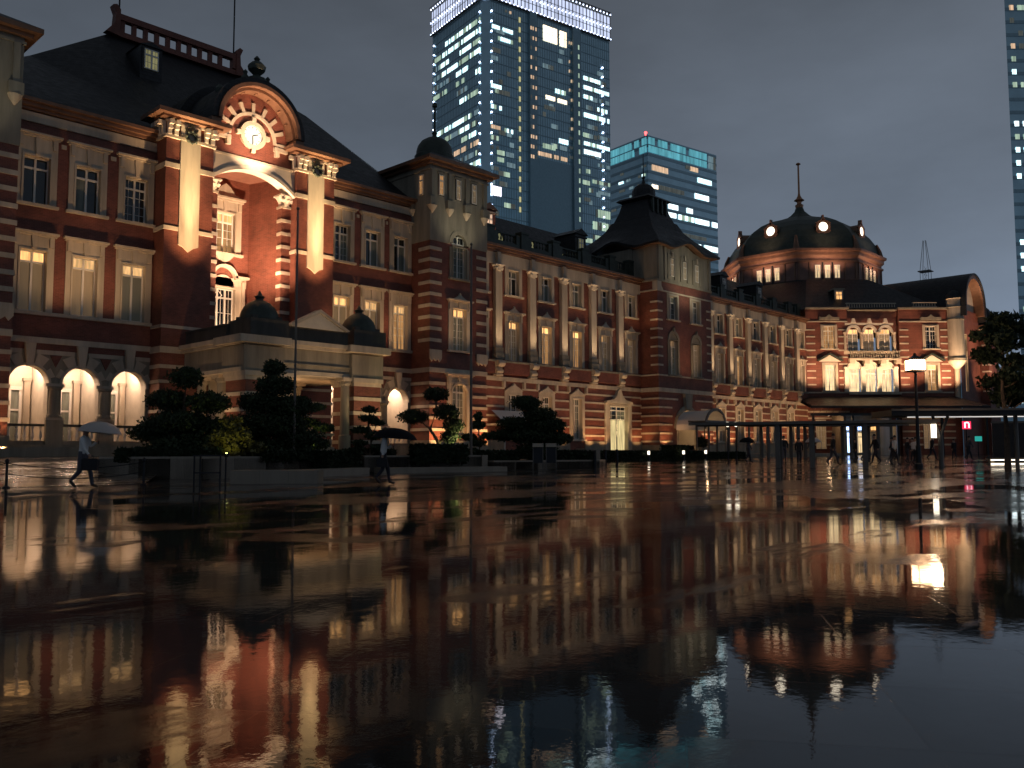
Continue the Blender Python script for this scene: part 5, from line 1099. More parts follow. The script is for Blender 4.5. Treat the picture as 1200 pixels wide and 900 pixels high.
# ------------------------------------------------------------------ people
M['skin'] = plain('skin', (.45, .27, .19), .6, var=.05); M['shirt'] = plain('white_shirt', (.8, .8, .78), .8, var=.06); M['trou'] = plain('dark_trousers', (.035, .035, .045), .8, var=.2); M['greytr'] = plain('grey_trousers', (.09, .09, .11), .8, var=.2)
M['black'] = plain('black_cloth', (.015, .015, .018), .7, var=.2); M['shoe'] = plain('black_shoe', (.012, .012, .012), .35, var=.1); M['hair'] = plain('black_hair', (.01, .009, .008), .5, var=.1); M['umb_w'] = plain('pale_umbrella', (.55, .48, .44), .5, var=.06); M['umb_b'] = plain('black_umbrella', (.008, .008, .011), .85, var=.1, spec=.15)
def person(x, y, head, top, bot, label, hgt=1.7, stride=.32, armR=None, armL=None, lean=.04, sw=1, group=None, bagside=None):
    """one continuous body, walking along heading (radians)"""
    z0 = gzc(x, y); k = hgt / 1.72
    J = {'pel': (0, 0, .93), 'sp': (lean * .4, 0, 1.12), 'ch': (lean, 0, 1.33), 'nk': (lean * 1.3, 0, 1.47), 'hd0': (lean * 1.5 + .01, 0, 1.56), 'hd1': (lean * 1.6 + .02, 0, 1.66)}
    st = stride
    for s, n in ((-1, 'R'), (1, 'L')):
        fwd = st * (1 if s * sw > 0 else -1)
        J['hp' + n] = (0, s * .09, .88); J['kn' + n] = (fwd * .55 + (.1 if fwd < 0 else .04), s * .09, .49 - (.02 if fwd < 0 else 0)); J['an' + n] = (fwd * (1.0 if fwd > 0 else 1.15), s * .08, .09 + (.12 if fwd < 0 else 0)); J['to' + n] = (fwd * (1.0 if fwd > 0 else 1.15) + .17, s * .09, .035 + (.0 if fwd < 0 else .0))
        J['sh' + n] = (lean, s * .19, 1.39); arm = armR if n == 'R' else armL
        a = arm or ((lean - fwd * .35, s * .24, 1.12), (lean - fwd * .55 + .06, s * .23, .89), (lean - fwd * .6 + .08, s * .22, .81)); J['el' + n], J['wr' + n], J['hn' + n] = a
    E_ = [('pel', 'sp'), ('sp', 'ch'), ('ch', 'nk'), ('nk', 'hd0'), ('hd0', 'hd1')]
    for n in 'RL': E_ += [('pel', 'hp' + n), ('hp' + n, 'kn' + n), ('kn' + n, 'an' + n), ('an' + n, 'to' + n), ('ch', 'sh' + n), ('sh' + n, 'el' + n), ('el' + n, 'wr' + n), ('wr' + n, 'hn' + n)]
    RR = {'pel': (.145, .11), 'sp': (.13, .095), 'ch': (.15, .11), 'nk': (.055, .055), 'hd0': (.075, .085), 'hd1': (.08, .095), 'hp': (.09, .09), 'kn': (.06, .06), 'an': (.04, .045), 'to': (.04, .03), 'sh': (.06, .06), 'el': (.043, .043), 'wr': (.03, .03), 'hn': (.04, .028)}
    keys = list(J); me = bpy.data.meshes.new('person'); ca, sa = math.cos(head), math.sin(head)
    me.from_pydata([(x + (J[q][0] * ca - J[q][1] * sa) * k, y + (J[q][0] * sa + J[q][1] * ca) * k, z0 + J[q][2] * k) for q in keys], [(keys.index(a), keys.index(c)) for a, c in E_], [])
    o = bpy.data.objects.new('tmp', me); C.objects.link(o); md = o.modifiers.new('s', 'SKIN'); md.use_smooth_shade = True
    for i, q in enumerate(keys):
        r = RR.get(q) or RR[q[:2]]; me.skin_vertices[0].data[i].radius = (r[0] * k * 1.14, r[1] * k * 1.14); me.skin_vertices[0].data[i].use_root = q == 'pel'
    o.modifiers.new('u', 'SUBSURF').levels = 2
    dg = bpy.context.evaluated_depsgraph_get(); dg.update(); me2 = bpy.data.meshes.new_from_object(o.evaluated_get(dg)); bpy.data.objects.remove(o)
    for m in ('skin', top, bot, 'shoe'): me2.materials.append(M[m])
    pos = {q: Vector((x + (J[q][0] * ca - J[q][1] * sa) * k, y + (J[q][0] * sa + J[q][1] * ca) * k, z0 + J[q][2] * k)) for q in keys}
    segs = [(pos[a], pos[c], a, c) for a, c in E_]
    for p in me2.polygons:
        c = p.center; best = None
        for a, d, na, nd in segs:
            ab = d - a; t = max(0, min(1, (c - a).dot(ab) / ab.length_squared)); q = (c - a - ab * t).length
            if best is None or q < best[0]: best = (q, na, nd, t)
        _, na, nd, t = best
        m = 1
        if na[:2] in ('hp', 'kn') : m = 2
        if na == 'pel' and (nd[:2] == 'hp' or t < .35): m = 2
        if na[:2] == 'an': m = 3
        if na in ('nk', 'hd0') or (na == 'ch' and nd == 'nk' and t > .75): m = 0
        if na[:2] == 'wr' or (na[:2] == 'el' and t > .9): m = 0
        p.material_index = m; p.use_smooth = True
    me2.name = 'person'; ob = bpy.data.objects.new('person', me2); C.objects.link(ob); tag(ob, label, 'person', group)
    # hair
    h = pos['hd1']; b = MB(W0); n = 12; rings = []
    for j in range(6):
        ph = -.25 + j * .36; rings.append([Vector((h.x - ca * .018 + .092 * k * math.cos(ph) * math.cos(2 * PI * q / n), h.y - sa * .018 + .092 * k * math.cos(ph) * math.sin(2 * PI * q / n), h.z + .0 + .115 * k * math.sin(ph))) for q in range(n)])
    for a, c in zip(rings, rings[1:]):
        for q in range(n):
            f4 = [a[q], a[(q + 1) % n], c[(q + 1) % n], c[q]]; cc = (f4[0] + f4[2]) / 2 - h
            if cc.z < .03 and cc.x * ca + cc.y * sa > .03: continue
            b.face(f4, 'hair')
    b.build('hair', ob, smooth=True)
    return ob, pos
def umbrella(grip, tip_dir, m, label, r=.58, L_=.8):
    root = thing('umbrella', label, 'umbrella', grip); g = Vector(grip); d = Vector(tip_dir).normalized(); b = MB(W0); b.tube([g - d * .08, g + d * L_], .008, 6, 'steel'); b.tube([g - d * .14, g + d * .02], .015, 6, 'black'); b.build('shaft', root)
    a = d.cross(Vector((0, 1, 0.1))).normalized(); c = d.cross(a); n = 8; b = MB(W0); rings = []; top = g + d * L_
    for j in range(6):
        t = j / 5; ring = []
        for q in range(n * 3):
            an = 2 * PI * q / (n * 3); sc = 1 - .06 * (1 - abs(math.cos(an * n / 2))) * t; rr = r * math.sin(t * 1.25) / math.sin(1.25) * sc; ring.append(top + a * rr * math.cos(an) + c * rr * math.sin(an) - d * (.34 * (1 - math.cos(t * 1.25)) / (1 - math.cos(1.25)) - (.02 * (1 - abs(math.cos(an * n / 2))) * t)))
        rings.append(ring)
    for q0, q1 in zip(rings[1:], rings[2:]):
        for q in range(n * 3): b.face([q0[q], q0[(q + 1) % (n * 3)], q1[(q + 1) % (n * 3)], q1[q]], m)
    for q in range(n * 3): b.face([top, rings[1][q], rings[1][(q + 1) % (n * 3)]], m)
    b.build('canopy', root, smooth=True); return root
def bag(p, head, label, s=1):
    f = Fr(p[0], p[1], math.degrees(head), p[2]); root = thing('handbag', label, 'bag', p); b = MB(f); b.prism([(-.2 * s, -.34 * s), (.2 * s, -.34 * s), (.21 * s, -.06 * s), (.17 * s, -.03 * s), (-.17 * s, -.03 * s), (-.21 * s, -.06 * s)], -.06, .06, 'black'); b.build('bag_body', root)
    b = MB(W0); b.tube([f.p(-.09, 0, -.04), f.p(-.07, 0, .04), f.p(.07, 0, .04), f.p(.09, 0, -.04)], .01, 6, 'black'); b.build('handle', root)
HR = math.atan2(RT.y, RT.x)
# walker on the left
o, P1 = person(9.72, 26.5, HR + .1, 'shirt', 'greytr', 'person in white shirt and grey trousers striding with a briefcase and pale umbrella', 1.78, .25, armR=((.1, -.23, 1.1), (.24, -.2, .93), (.28, -.19, .86)), armL=((.12, .24, 1.15), (.3, .2, 1.3), (.35, .19, 1.36)))
umbrella(tuple(P1['hnL']), (.05 * RT.x + .05, .05 * RT.y, 1), 'umb_w', 'pale umbrella held by the striding walker on the left', .62, .52); bag(tuple(P1['hnR']), HR, 'black briefcase carried by the striding walker on the left', 1.1)
o, P2 = person(16.9, 21.8, HR + .15, 'shirt', 'trou', 'person in a white shirt and black trousers walking under a big black umbrella', 1.72, .2, armR=((.02, -.24, 1.12), (-.02, -.25, .9), (-.03, -.25, .82)), armL=((.1, .23, 1.12), (.28, .15, 1.2), (.33, .14, 1.26)))
umbrella(tuple(P2['hnL']), (RT.x * .08, RT.y * .08, 1), 'umb_b', 'big black umbrella over the person in black trousers', .72, .5); bag(tuple(P2['hnR']), HR, 'small black bag carried by the person under the black umbrella', .8)
G = 'distant people near the domed wing'
far = [((53.0, 25.7), 0.3, 'black', 'trou', 'person in black standing left of the shelter posts', 0), ((59.3, 27.8), 2.5, 'greytr', 'trou', 'person under a pale umbrella between the shelter posts', 2), ((50.5, 22.4), HR, 'black', 'greytr', 'person in a black coat with pale trousers walking by the thick shelter post', 0),
       ((65.4, 27.2), 2.2, 'black', 'trou', 'dark figure standing before the blue lit doors', 0), ((54.1, 20.2), HR, 'shirt', 'trou', 'person in a white shirt left of the bright lamp post', 0), ((54.4, 21.4), HR + PI, 'black', 'trou', 'stout person in a long black coat walking left of the white shirted one', 0),
       ((53.0, 18.6), HR, 'shirt', 'trou', 'person in a white shirt close beside the lamp post', 0), ((54.3, 30.0), HR, 'greytr', 'trou', 'person under a black umbrella left of the shelter posts', 1), ((70.5, 23.5), HR, 'black', 'trou', 'dark figure behind the Y shaped post', 0), ((76.0, 23.6), 1, 'black', 'trou', 'dark figure near the red neon sign', 0)]
far += [((61.5, 25.0), HR, 'black', 'trou', 'dark figure between the thick shelter post and the blue doors', 0), ((66.8, 29.5), 2.0, 'greytr', 'trou', 'small figure left of the blue lit doors', 0), ((63.0, 22.2), HR + PI, 'shirt', 'trou', 'small white shirted figure behind the long black coat', 0),
        ((68.5, 25.6), 2.3, 'black', 'trou', 'small dark figure right of the blue lit doors', 0), ((60.5, 30.5), .5, 'black', 'greytr', 'figure behind the shelter posts at their left end', 0), ((58.4, 21.0), HR, 'black', 'trou', 'dark figure just left of the bright lamp post', 0), ((72.0, 27.0), 1.8, 'black', 'trou', 'distant dark figure before the warm doors', 0), ((73.5, 21.8), HR, 'greytr', 'trou', 'figure between the lamp post and the Y shaped post', 0)]
for i, ((x, y), hd, t_, b_, lab, um) in enumerate(far):
    o, P = person(x, y, hd, t_, b_, lab, 1.62 + .1 * (i % 3), .12 + .08 * (i % 3), sw=1 if i % 2 else -1, group=G)
    if um: umbrella(tuple(P['hnL'] + Vector((0, 0, .45))), (.02, .02, 1), 'umb_w' if um == 2 else 'umb_b', 'small pale umbrella between the shelter posts' if um == 2 else 'small black umbrella left of the shelter posts', .55, .45)

# ================================================================== background towers
M['curtain'] = plain('tower_glass', (.46, .66, .74), .3, .75, var=.12, scale=.2)  # pale tint of the glass also stands in for distant haze
M['towerrib'] = plain('tower_mullion', (.30, .43, .48), .4, .6, var=.1)
M['c'] = emit('office_cool', (.66, .95, 1.0), 2.1, fold=.9); M['b'] = emit('office_dim', (.45, .68, .78), .3, fold=1.2); M['w'] = emit('office_warm', (1, .66, .42), .75, fold=1.2); M['W'] = emit('office_warm_bright', (1, .78, .55), 2.6, fold=.6)
M['d'] = emit('office_faint', (.5, .55, .5), .12, fold=1); M['g'] = emit('office_green', (.72, .95, .72), .55, fold=.9); M['P'] = emit('office_pink', (.95, .88, 1), 1.9, fold=.5); M['C'] = emit('office_bright', (.82, .97, 1), 2.2, fold=.6); M['y'] = emit('stair_yellow', (.95, .85, .4), .55); M['dot'] = emit('floor_dot', (.6, .72, 1), 7); M['crown'] = emit('crown_glow', (.62, .70, .95), 1.1, fold=.4); M['cy'] = emit('cyan_glow', (.16, .58, .70), .6, fold=.5); M['red'] = emit('beacon_red', (1, .05, .05), 8)
def strips(root, f, L, off=.12, gap=1.55, rnd=None):
    for u0, u1, z0, z1, m in L:
        b = MB(f); n = max(1, round((u1 - u0) / gap)); zz = max(1, round((z1 - z0) / 3.3))
        for k in range(n):
            a, c = u0 + (u1 - u0) * k / n, u0 + (u1 - u0) * (k + 1) / n
            if rnd and rnd.random() < .1: b.cut(); continue
            mm = m
            if rnd and rnd.random() < .2: mm = {'c': 'g', 'C': 'c', 'g': 'd', 'w': 'd', 'b': 'd', 'W': 'W', 'P': 'P', 'd': 'd', 'cy': 'cy'}[m]
            for j in range(zz):
                za = z0 + (z1 - z0) * j / zz + .12; zb = z0 + (z1 - z0) * (j + 1) / zz - .12; b.quad([(a + .07, off, za), (c - .07, off, za), (c - .07, off, zb), (a + .07, off, zb)], mm)
        b.build('lit_window', root)
rnd = random.Random(5)
BT = thing('office_tower', 'tall glass office tower with a white glowing crown behind the station', 'skyscraper', (236, 234, .7))
BR = Fr(230.56, 236.09, -10.65); BL = Fr(230.56 + .18462 * 40, 236.09 + .98281 * 40, -100.65)     # right and left faces
b = MB(BR); b.plan([(2.6, 0), (64.6, 0), (64.6, -40), (0, -40), (0, -2.6)], 0, 178.2, 'curtain'); b.build('glass_wall', BT)
b = MB(BR)
for k in range(52): u = 3 + k * 1.2; b.box(u - .07, u + .07, 0, .1, 5, 178, 'towerrib')
for u0_, u1_ in ((21, 24.5), (43.5, 47.5)): b.box(u0_, u1_, 0, 1.2, 5, 178.2, 'towerrib')
b.box(24.5, 43.5, -.01, .35, 60, 119, 'towerrib')
for k in range(44): z = 177.6 - 4.07 * k; (b.box(2.6, 64.6, 0, .14, z - .35, z, 'towerrib') if z > 4 else None)
b.fr = BL
for k in range(44): z = 177.6 - 4.07 * k; (b.box(0, 37.4, 0, .14, z - .35, z, 'towerrib') if z > 4 else None)
for k in range(31): u = .3 + k * 1.2; b.box(u - .07, u + .07, 0, .1, 5, 178, 'towerrib')
b.build('facade_mullion', BT)
strips(BT, BR, [(3.3, 13.4, 166.5, 168.3, 'c'), (6.2, 13.4, 162.4, 164.2, 'c'), (2.8, 6.2, 153.8, 155.7, 'b'), (2.8, 7.8, 142.5, 144.4, 'c'), (2.8, 9.3, 134.2, 136.1, 'c'), (2.8, 8.4, 126.2, 127.9, 'w'), (9.2, 13.4, 125.9, 127.8, 'c'), (9.5, 12.6, 174.7, 176.0, 'w'), (28.4, 40.8, 168.5, 175.3, 'W'), (34.6, 41.3, 147.9, 150.0, 'c'), (29.6, 40.8, 144.2, 146.1, 'W'), (28.8, 34.6, 139.9, 141.9, 'd'), (36.4, 41.3, 127.2, 129.4, 'c'), (49.7, 59.1, 157.3, 159.2, 'c'), (49.7, 64.1, 153.3, 155.2, 'c'), (49.7, 54.7, 149.3, 151.2, 'c'), (49.7, 64.1, 141.3, 143.4, 'c'), (57.3, 64.1, 149.3, 151.1, 'b'), (57.3, 64.1, 145.3, 147.2, 'c'), (57.3, 64.1, 133.2, 135.1, 'b'), (49.7, 64.1, 129.2, 131.0, 'c'), (5.8, 9.0, 113.6, 115.6, 'g'), (2.7, 9.0, 99.8, 103.8, 'P'), (28.0, 34.6, 123.5, 125.7, 'g'), (25.6, 40.8, 120.0, 121.9, 'w'), (49.7, 59.1, 125.4, 127.6, 'C'), (57.3, 64.1, 121.2, 122.9, 'b'), (49.7, 54.2, 117.3, 119.3, 'g'), (54.2, 64.1, 113.6, 115.4, 'g'), (49.7, 54.7, 109.4, 111.4, 'g'), (49.7, 54.2, 105.2, 107.1, 'd'), (56.0, 64.1, 99.4, 103.0, 'g'), (54.2, 64.1, 94.0, 97.6, 'g'), (54.2, 64.1, 89.7, 91.8, 'g'), (57.3, 64.1, 109.4, 111.1, 'b'), (2.8, 6.5, 118, 119.8, 'd'), (2.8, 6.5, 121.8, 123.8, 'g'), (2.8, 6.5, 109.8, 111.6, 'b'), (25, 41, 84, 85.0, 'd'), (27, 40, 80, 81.0, 'd')], .2, 1.2, rnd)
for q in range(70):
    k = rnd.randrange(1, 22); z = 171.3 - 4.07 * k - 2; u = rnd.choice([rnd.uniform(3, 12), rnd.uniform(49, 60), rnd.uniform(49, 60), rnd.uniform(28, 38)]); w = rnd.uniform(1.2, 4); b = MB(BR)
    b.quad([(u, .17, z), (u + w, .17, z), (u + w, .17, z + 1.9), (u, .17, z + 1.9)], rnd.choice('bbddg')); b.build('dim_window', BT)
b = MB(BR)
for k in range(20): b.cut(); z = 173.6 - 4.07 * k; b.quad([(16.2, .2, z - 1.0), (17.1, .2, z - 1.0), (17.1, .2, z + 1.1), (16.2, .2, z + 1.1)], 'y')
b.build('stair_window', BT); b = MB(BR)
for k in range(19): b.cut(); z = 170 - 4.07 * k; b.quad([(46, 1.25, z - 1), (46.7, 1.25, z - 1), (46.7, 1.25, z + 1), (46, 1.25, z + 1)], 'g')
b.build('stair_window', BT); b = MB(BR)
for k in range(14):
    z = 171.5 - 4.07 * k
    for uu in (21.6, 22.6, 24.0): 
        if rnd.random() < .8: b.cut(); b.box(uu - .3, uu + .3, 1.2, 1.3, z - .8, z + .6, 'w' if rnd.random() < .75 else 'd')
    for uu in (42.2, 43.2):
        if rnd.random() < .7: b.cut(); b.box(uu - .2, uu + .2, .2, .3, z - .8, z + .4, 'w' if rnd.random() < .5 else 'd')
b.build('lift_lobby_window', BT)
Ls = []
for k in range(20):
    z = 171.3 - 4.07 * k - 2.0
    if k in (8,): continue
    segs = [(1.0, 37)] if k < 7 else ([(1, 36)] if k in (9, 10, 11, 12, 13) else [(16, 37)] if k > 13 else [(22, 37)])
    for a, c in segs:
        x = a
        while x < c - 2:
            w = rnd.uniform(4, 9); e = min(c, x + w)
            if rnd.random() < .86: Ls.append((x, e, z - .1, z + 2.2, 'w' if k == 12 else rnd.choice('cccgb')))
            x = e + rnd.choice((.3, 1.2))
strips(BT, BL, Ls[:58], .2, 1.0, rnd)
b = MB(BR)
for k in range(24):
    z = 173.3 - 4.07 * k
    for f_, u in ((BR, 3.0), (BR, 60.3), (BL, 36.9)):
        if u == 60.3 and k < 2: continue
        b.cut(); b.fr = f_; b.box(u - .28, u + .28, .2, .5, z - .28, z + .28, 'dot')
b.fr = BL
for k in range(24): 
    b.cut(); b.box(1.2, 1.7, .2, .5, 173.3 - 4.07 * k - .25, 173.3 - 4.07 * k + .25, 'dot')
b.build('floor_light', BT)
b = MB(BR)   # glowing crown screens
for f_, L_ in ((BR, 64.6), (BL, 40)):
    b.fr = f_; n = int(L_ / 1.9)
    for k in range(n):
        a = L_ * k / n; c = L_ * (k + 1) / n
        for j in range(3): b.quad([(a + .2, .6, 178.6 + j * 3.4), (c - .2, .6, 178.6 + j * 3.4), (c - .2, .6, 181.7 + j * 3.4), (a + .2, .6, 181.7 + j * 3.4)], 'crown')
b.build('crown_screen', BT); b = MB(BR)
for f_, L_ in ((BR, 64.6), (BL, 40)):
    b.fr = f_; n = int(L_ / 1.9)
    for k in range(n + 1):
        a = L_ * k / n; b.box(a - .12, a + .12, .3, .8, 178.2, 190.2, 'steel')
        for z in (178.6, 183.6, 189.6): b.box(a - .18, a + .18, .8, 1.1, z - .2, z + .2, 'dot')
    b.box(-.5, L_, .2, 1.0, 178.0, 178.5, 'steel'); b.box(-.5, L_, .1, 1.4, 190.0, 190.5, 'steel')
b.build('crown_frame', BT)
MT = thing('office_tower', 'lower office tower with a turquoise lit top between the tall tower and the dome', 'skyscraper', (340, 225, .7))
MR_ = Fr(328.16, 228.71, -9.49); ML = Fr(328.16 + .16483 * 40, 228.71 + .98632 * 40, -99.49)
b = MB(MR_); b.box(0, 47.6, -40, 0, 0, 147, 'curtain'); b.build('glass_wall', MT); b = MB(MR_)
for k in range(36):
    z = 146.6 - 4.05 * k
    if z > 3: b.fr = MR_; b.box(0, 47.6, 0, .12, z - 1.3, z, 'towerrib'); b.fr = ML; b.box(0, 40, 0, .12, z - 1.3, z, 'towerrib')
b.build('facade_mullion', MT)
strips(MT, MR_, [(2.3, 13.2, 130.7, 133.6, 'w'), (28.3, 34.1, 135.4, 137.8, 'w'), (31.5, 43.8, 130.7, 133.3, 'c'), (31.3, 41.5, 122.4, 125.2, 'C'), (2.3, 6.4, 122.2, 124.3, 'W'), (7.0, 24.0, 122.4, 124.8, 'd'), (7.0, 12.0, 114.4, 117, 'c'), (12.9, 19.6, 114.4, 117, 'C'), (25.5, 31.9, 114.4, 117, 'C'), (7.0, 18.4, 110.4, 112.9, 'C'), (19.6, 30.9, 110.3, 112.9, 'c'), (31.5, 47.3, 110.2, 112.9, 'C'), (21.5, 39.2, 102.4, 104.5, 'd'), (37.3, 47.4, 97.8, 100.7, 'C'), (28.3, 35.3, 97.8, 100.5, 'C'), (25.2, 29.0, 135.8, 137.8, 'd'), (30, 46, 85, 87.5, 'd')] + [(.3, 40.5, 138.9, 142.3, 'cy'), (.3, 40.5, 142.7, 146.2, 'cy'), (41.5, 47, 139, 145.6, 'b')], .2, 2.1, rnd)
LL = [(.5, 39.5, 138.9, 142.3, 'cy'), (.5, 39.5, 142.7, 146.2, 'cy')]
for k in range(10):
    z = 132 - 4.05 * k; x = 14
    while x < 38:
        w = rnd.uniform(1.5, 5)
        if rnd.random() < .55: LL.append((x, min(39, x + w), z, z + 1.4, rnd.choice('bbcd')))
        x += w + rnd.uniform(.5, 3)
strips(MT, ML, LL, .2, 1.6, rnd)
b = MB(Fr(0, 0)); b.lathe(330, -231, [(.3, 147), (.3, 148.5), (.6, 148.6), (.6, 149.4), (.2, 149.6)], 8, 'red'); b.build('beacon', MT)
RT_ = thing('office_tower', 'narrow slice of a dark tower at the right edge of the photo', 'skyscraper', (285, 60, .7)); RF = Fr(280.7, 68.3, -46); b = MB(RF); b.plan([(0, 0), (40, 0), (58, -30), (18, -30)], 0, 190, 'curtain'); b.build('glass_wall', RT_)
Lr = []
for k in range(40):
    z = 150 - 3.9 * k
    if rnd.random() < .7 and z > 20: Lr.append((1.2, 2.6, z, z + 1.8, rnd.choice('cggCw')))
    if rnd.random() < .5 and z > 20: Lr.append((3.6, 6.5, z, z + 1.8, rnd.choice('cgCd')))
strips(RT_, RF, Lr, .15, 1.4, rnd); b = MB(RF)
for k in range(48): b.box(0, 8, 0, .12, 186 - 3.9 * k - 1.0, 186 - 3.9 * k, 'towerrib')
b.build('facade_mullion', RT_)
# low buildings far right and the mast
RB = thing('office_building', 'low lit building glimpsed through the leaves at the right edge', 'building', (160, 42, .7)); f = Fr(160, 46, -47); b = MB(f); b.box(0, 40, -12, 0, 0, 13, 'curtain'); b.build('wall', RB)
strips(RB, f, [(1.0, 4, 8.2, 11.5, 'C'), (5, 8, 9, 12, 'C'), (.6, 2.2, 3.2, 5, 'W'), (3.4, 5.2, 3, 5.4, 'W'), (6, 9, 3, 5.5, 'w')], .1, 1.4)
b = MB(W0); mx_, my_ = 440.5, 146.5
for s in (-1, 1):
    for t in (-1, 1): b.tube([(mx_ + s * 1.9, my_ + t * 1.9, .7), (mx_ + s * 1.9, my_ + t * 1.9, 88), (mx_ + s * .5, my_ + t * .5, 103)], .13, 4, 'steel')
for k in range(14): z = 62 + k * 2; b.box(mx_ - 2, mx_ + 2, -my_ - .06, -my_ + .06, z, z + .12, 'steel'); b.tube([(mx_ - 1.9, my_, z), (mx_ + 1.9, my_, z + 2)], .07, 3, 'steel'); b.tube([(mx_ + 1.9, my_, z), (mx_ - 1.9, my_, z + 2)], .07, 3, 'steel')
b.box(mx_ - 2.8, mx_ + 2.8, -my_ - 2.8, -my_ + 2.8, 87.6, 88, 'steel'); tag(b.build('radio_mast'), 'distant grey lattice mast rising over the roof of the domed wing', 'mast')

# ================================================================== lamps
# pier pilasters (from the porch roof) and niche
for u in (22.4, 30.65): spot((u, 45.4, 8.6), (u, 46.55, 18.2), 5200, (1, .72, .36), 15.5, 1); spot((u, 44.3, 8), (u, 46.6, 19), 2100, WARM, 46, 1)
spot((26.5, 46.2, 8.4), (26.5, 48.6, 16.2), 2000, PINK, 95, .9); spot((25.2, 47.6, 8.2), (26.5, 50.4, 11), 260, PINK, 100); spot((28.2, 47.4, 11), (26.5, 48, 18), 160, WARM, 100)
spot((26.5, 44.6, 17.0), (26.45, 47.2, 20.8), 700, PINK, 80, .9)
point((26.45, 45.9, 20.6), 22, (1, .85, .65), .1)
# porch wash
for u in (24.6, 26.5, 28.4): spot((u, 37.2, .95), (u, 40, 6.0), 60, (1, .66, .36), 60)
spot((32.3, 38.2, 1.1), (30.2, 40, 4.6), 150, (1, .62, .32), 75); spot((20.6, 41, 1.1), (22.4, 43, 5.5), 70, (1, .62, .32), 80); spot((33.2, 42.4, 1.1), (30.7, 41.6, 3.2), 220, AMB, 90)
point((26.5, 43.2, 4.7), 60, WARM, .2)
# ground washers on the red walls
for u, y, e in [(40.0, 45.2, 150), (44.9, 45.2, 150), (42.3, 45.0, 60), (46.2, 47.2, 30), (52, 47.1, 55), (56, 47.1, 60), (59.4, 47.1, 70), (61.2, 47.1, 50), (66.3, 47.1, 50), (68.0, 45.1, 60), (75.3, 45.1, 80)]: spot((u, y, 1.3), (u, y + .55, 4.2), e, AMB, 115, .9)
for u in (79.5, 83.36, 87.25, 91.1, 95, 98.9): spot((u, 47.0, 1.4), (u, 47.6, 4), 75, AMB, 110, .9)
spot((34.6, 47, 1.4), (34.6, 47.8, 4), 30, AMB, 110); spot((9.5, 45.1, 1.3), (9.3, 45.8, 4.5), 80, AMB, 110); spot((13.0, 45.1, 1.3), (12.8, 45.8, 4.5), 130, AMB, 110)
for u in (47.5, 52.5, 57.5, 62.5, 81.5, 86, 90.5, 95.5, 99.5): spot((u, 43.6, 1.0), (u + .6, 48, 8.5), 130 if u < 70 else 210, (1, .62, .34), 80, 1)
# ledge lamps below the pilasters and upper walls
for u in (48.15, 52.09, 56.03, 59.97, 63.9): spot((u, 46.8, 7.9), (u, 47.65, 12.6), 190, (1, .68, .40), 42, 1)
for u in (83.36, 87.25, 91.1, 95.0, 98.9, 79.45): spot((u, 46.8, 7.9), (u, 47.65, 12.6), 230, (1, .68, .40), 42, 1)
for u in (16.1, 18.7, 33.2, 37.3): spot((u, 45.2, 7.2), (u, 48, 14), 105, WARM, 95, 1)
for u in (42.35, 10.6): spot((u, 43.6, 6.9), (u, 46, 14), 90, WARM, 80, 1); spot((u, 43.4, 14.5), (u, 46, 19.5), 70, (.95, .85, .6), 90, 1)
spot((71.85, 42.6, 7.2), (71.85, 46, 13), 90, WARM, 100, 1); spot((71.85, 42.0, 14.5), (71.85, 46, 18.5), 130, (.95, .85, .6), 100, 1)
spot((64.4, 47.0, 2), (63.7, 47.9, 4.5), 60, (1, .72, .35), 100)
for u in (50, 58, 66): spot((u, 45.5, 12.0), (u, 48, 16.5), 26, WARM, 120, 1)
for u in (85, 95): spot((u, 45.5, 12.0), (u, 48, 16.5), 45, WARM, 120, 1)
for k, e in ((1.0, 420), (4.6, 520), (8.3, 560), (12.1, 560), (16.8, 800)): p = DW.p(k, 3.2, 8.2); q = DW.p(k, 0, 13.5); spot(tuple(p), tuple(q), e, (1, .60, .34), 105, 1)
for k in (6.35, 8.32, 10.3): p = DW.p(k, .35, 8.45); q = DW.p(k, -.4, 11); spot(tuple(p), tuple(q), 13, (1, .72, .40), 110, 1)
p = DW.p(18.9, 3.5, 8); spot(tuple(p), tuple(DW.p(18.4, 0, 15)), 420, (1, .72, .46), 45, 1)
spot((119, 31.5, 9), (118, 33.5, 21.5), 1300, (1, .6, .35), 70, 1); spot((123, 31, 8), (123.5, 33.4, 14), 300, PINK, 90, 1); spot((119.4, 31.6, 8), (121.9, 34.6, 13), 260, PINK, 90, 1)
for k in range(8):
    a = R(45 * k + 180); r = 13.2; tgt = (DC.x + math.cos(a) * 10.4, DC.y + math.sin(a) * 10.4, 28.2)
    if k in (0, 1, 2, 7): spot((DC.x + math.cos(a) * 12.6, DC.y + math.sin(a) * 12.6, 24.0), tgt, 330, (1, .58, .38), 120, 1); spot((DC.x + math.cos(a) * 12.4, DC.y + math.sin(a) * 12.4, 28.2), (DC.x + math.cos(a) * 8.5, DC.y + math.sin(a) * 8.5, 31.2), 60, (1, .6, .4), 100, 1)
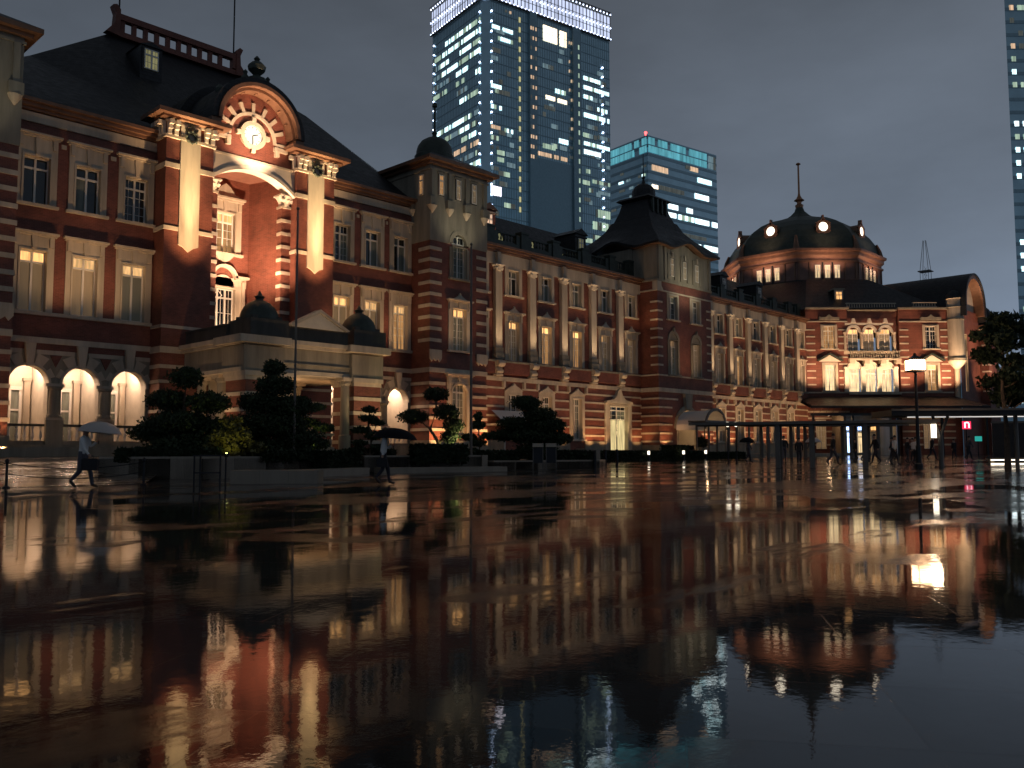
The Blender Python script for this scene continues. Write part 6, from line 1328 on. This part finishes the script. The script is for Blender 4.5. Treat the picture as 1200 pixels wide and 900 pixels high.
# garden lights
YG = (1, .92, .25)
def garden(loc, tgt, e, label, c=YG):
    spot(loc, tgt, e, c, 95, .7, .05); b = MB(Fr(0, 0)); b.lathe(loc[0], -loc[1], [(.07, loc[2] - .2), (.09, loc[2] - .06), (.06, loc[2] - .05)], 10, 'iron'); o = tag(b.build('garden_spotlight'), label, 'garden light', 'ground spotlights among the plants'); b = MB(Fr(0, 0)); b.lathe(loc[0], -loc[1], [(.055, loc[2] - .048), (.05, loc[2] - .044)], 10, emit('garden_lens', (.9, 1, .3), 25)); b.build('lens', o)
garden((17.9, 30.6, 1.15), (16.8, 31.2, 2.0), 9, 'ground spotlight under the glowing shrub'); garden((16.0, 29.9, 1.1), (16.9, 31, 2.2), 4, 'ground spotlight left of the glowing shrub')
garden((30.9, 32.9, 1.2), (30.1, 34.2, 2.6), 42, 'ground spotlight under the two lobed pine', (1, .95, .35)); garden((22.2, 33.6, 1.1), (22.3, 35, 3), 10, 'ground spotlight under the layered pine by the porch')
point((45.2, 15.0, 5.3), 160, (1, .68, .42), .25)

# ================================================================== world
w = bpy.data.worlds.new('World'); S.world = w; w.use_nodes = True; nt = w.node_tree; bg = nt.nodes['Background']; L = nt.links.new
tc = N(nt, 'ShaderNodeTexCoord'); sx = N(nt, 'ShaderNodeSeparateXYZ'); L(tc.outputs['Generated'], sx.inputs[0])
cr = N(nt, 'ShaderNodeValToRGB'); e = cr.color_ramp.elements; e[0].position = 0; e[0].color = (.130, .170, .236, 1); e[1].position = .55; e[1].color = (.068, .078, .094, 1)
m_ = cr.color_ramp.elements.new(.22); m_.color = (.112, .138, .178, 1); L(sx.outputs[2], cr.inputs[0])
mp = N(nt, 'ShaderNodeMapping'); mp.inputs['Scale'].default_value = (1, 1, 2.6); L(tc.outputs['Generated'], mp.inputs[0])
nz = N(nt, 'ShaderNodeTexNoise', Scale=2.3, Detail=6.0, Roughness=.55); L(mp.outputs[0], nz.inputs['Vector'])
mr = N(nt, 'ShaderNodeMapRange'); mr.inputs[1].default_value = .3; mr.inputs[2].default_value = .7; mr.inputs[3].default_value = .84; mr.inputs[4].default_value = 1.26; L(nz.outputs['Fac'], mr.inputs[0])
# the city glow is stronger towards +x
gl = N(nt, 'ShaderNodeMapRange'); gl.inputs[1].default_value = .2; gl.inputs[2].default_value = 1.0; gl.inputs[3].default_value = .82; gl.inputs[4].default_value = 1.3; L(sx.outputs[0], gl.inputs[0])
mm = N(nt, 'ShaderNodeMath', operation='MULTIPLY'); L(mr.outputs[0], mm.inputs[0]); L(gl.outputs[0], mm.inputs[1])
sc = N(nt, 'ShaderNodeVectorMath', operation='SCALE'); L(cr.outputs[0], sc.inputs[0]); L(mm.outputs[0], sc.inputs['Scale']); L(sc.outputs[0], bg.inputs[0]); bg.inputs[1].default_value = 1.0

# ================================================================== camera and render settings
cam = bpy.data.cameras.new('camera'); co = bpy.data.objects.new('camera', cam); C.objects.link(co); S.camera = co
cam.sensor_width = 36; cam.lens = F_PX / 1200 * 36; cam.clip_end = 9000; cam.clip_start = .05
co.location = (0, 0, 1.05)
fwd = FH * math.cos(PITCH) + Vector((0, 0, math.sin(PITCH)))
q = fwd.to_track_quat('-Z', 'Y').to_matrix()
co.rotation_euler = (q @ Matrix.Rotation(-.0022, 3, 'Z')).to_euler()
S.view_settings.view_transform = 'Standard'; S.view_settings.look = 'None'; S.view_settings.exposure = 0; S.view_settings.gamma = 1
S.cycles.use_denoising = True; S.cycles.max_bounces = 6; S.cycles.diffuse_bounces = 3; S.cycles.glossy_bounces = 3; S.cycles.sample_clamp_indirect = 4; S.cycles.caustics_reflective = False; S.cycles.caustics_refractive = False
S.cycles.use_light_tree = True
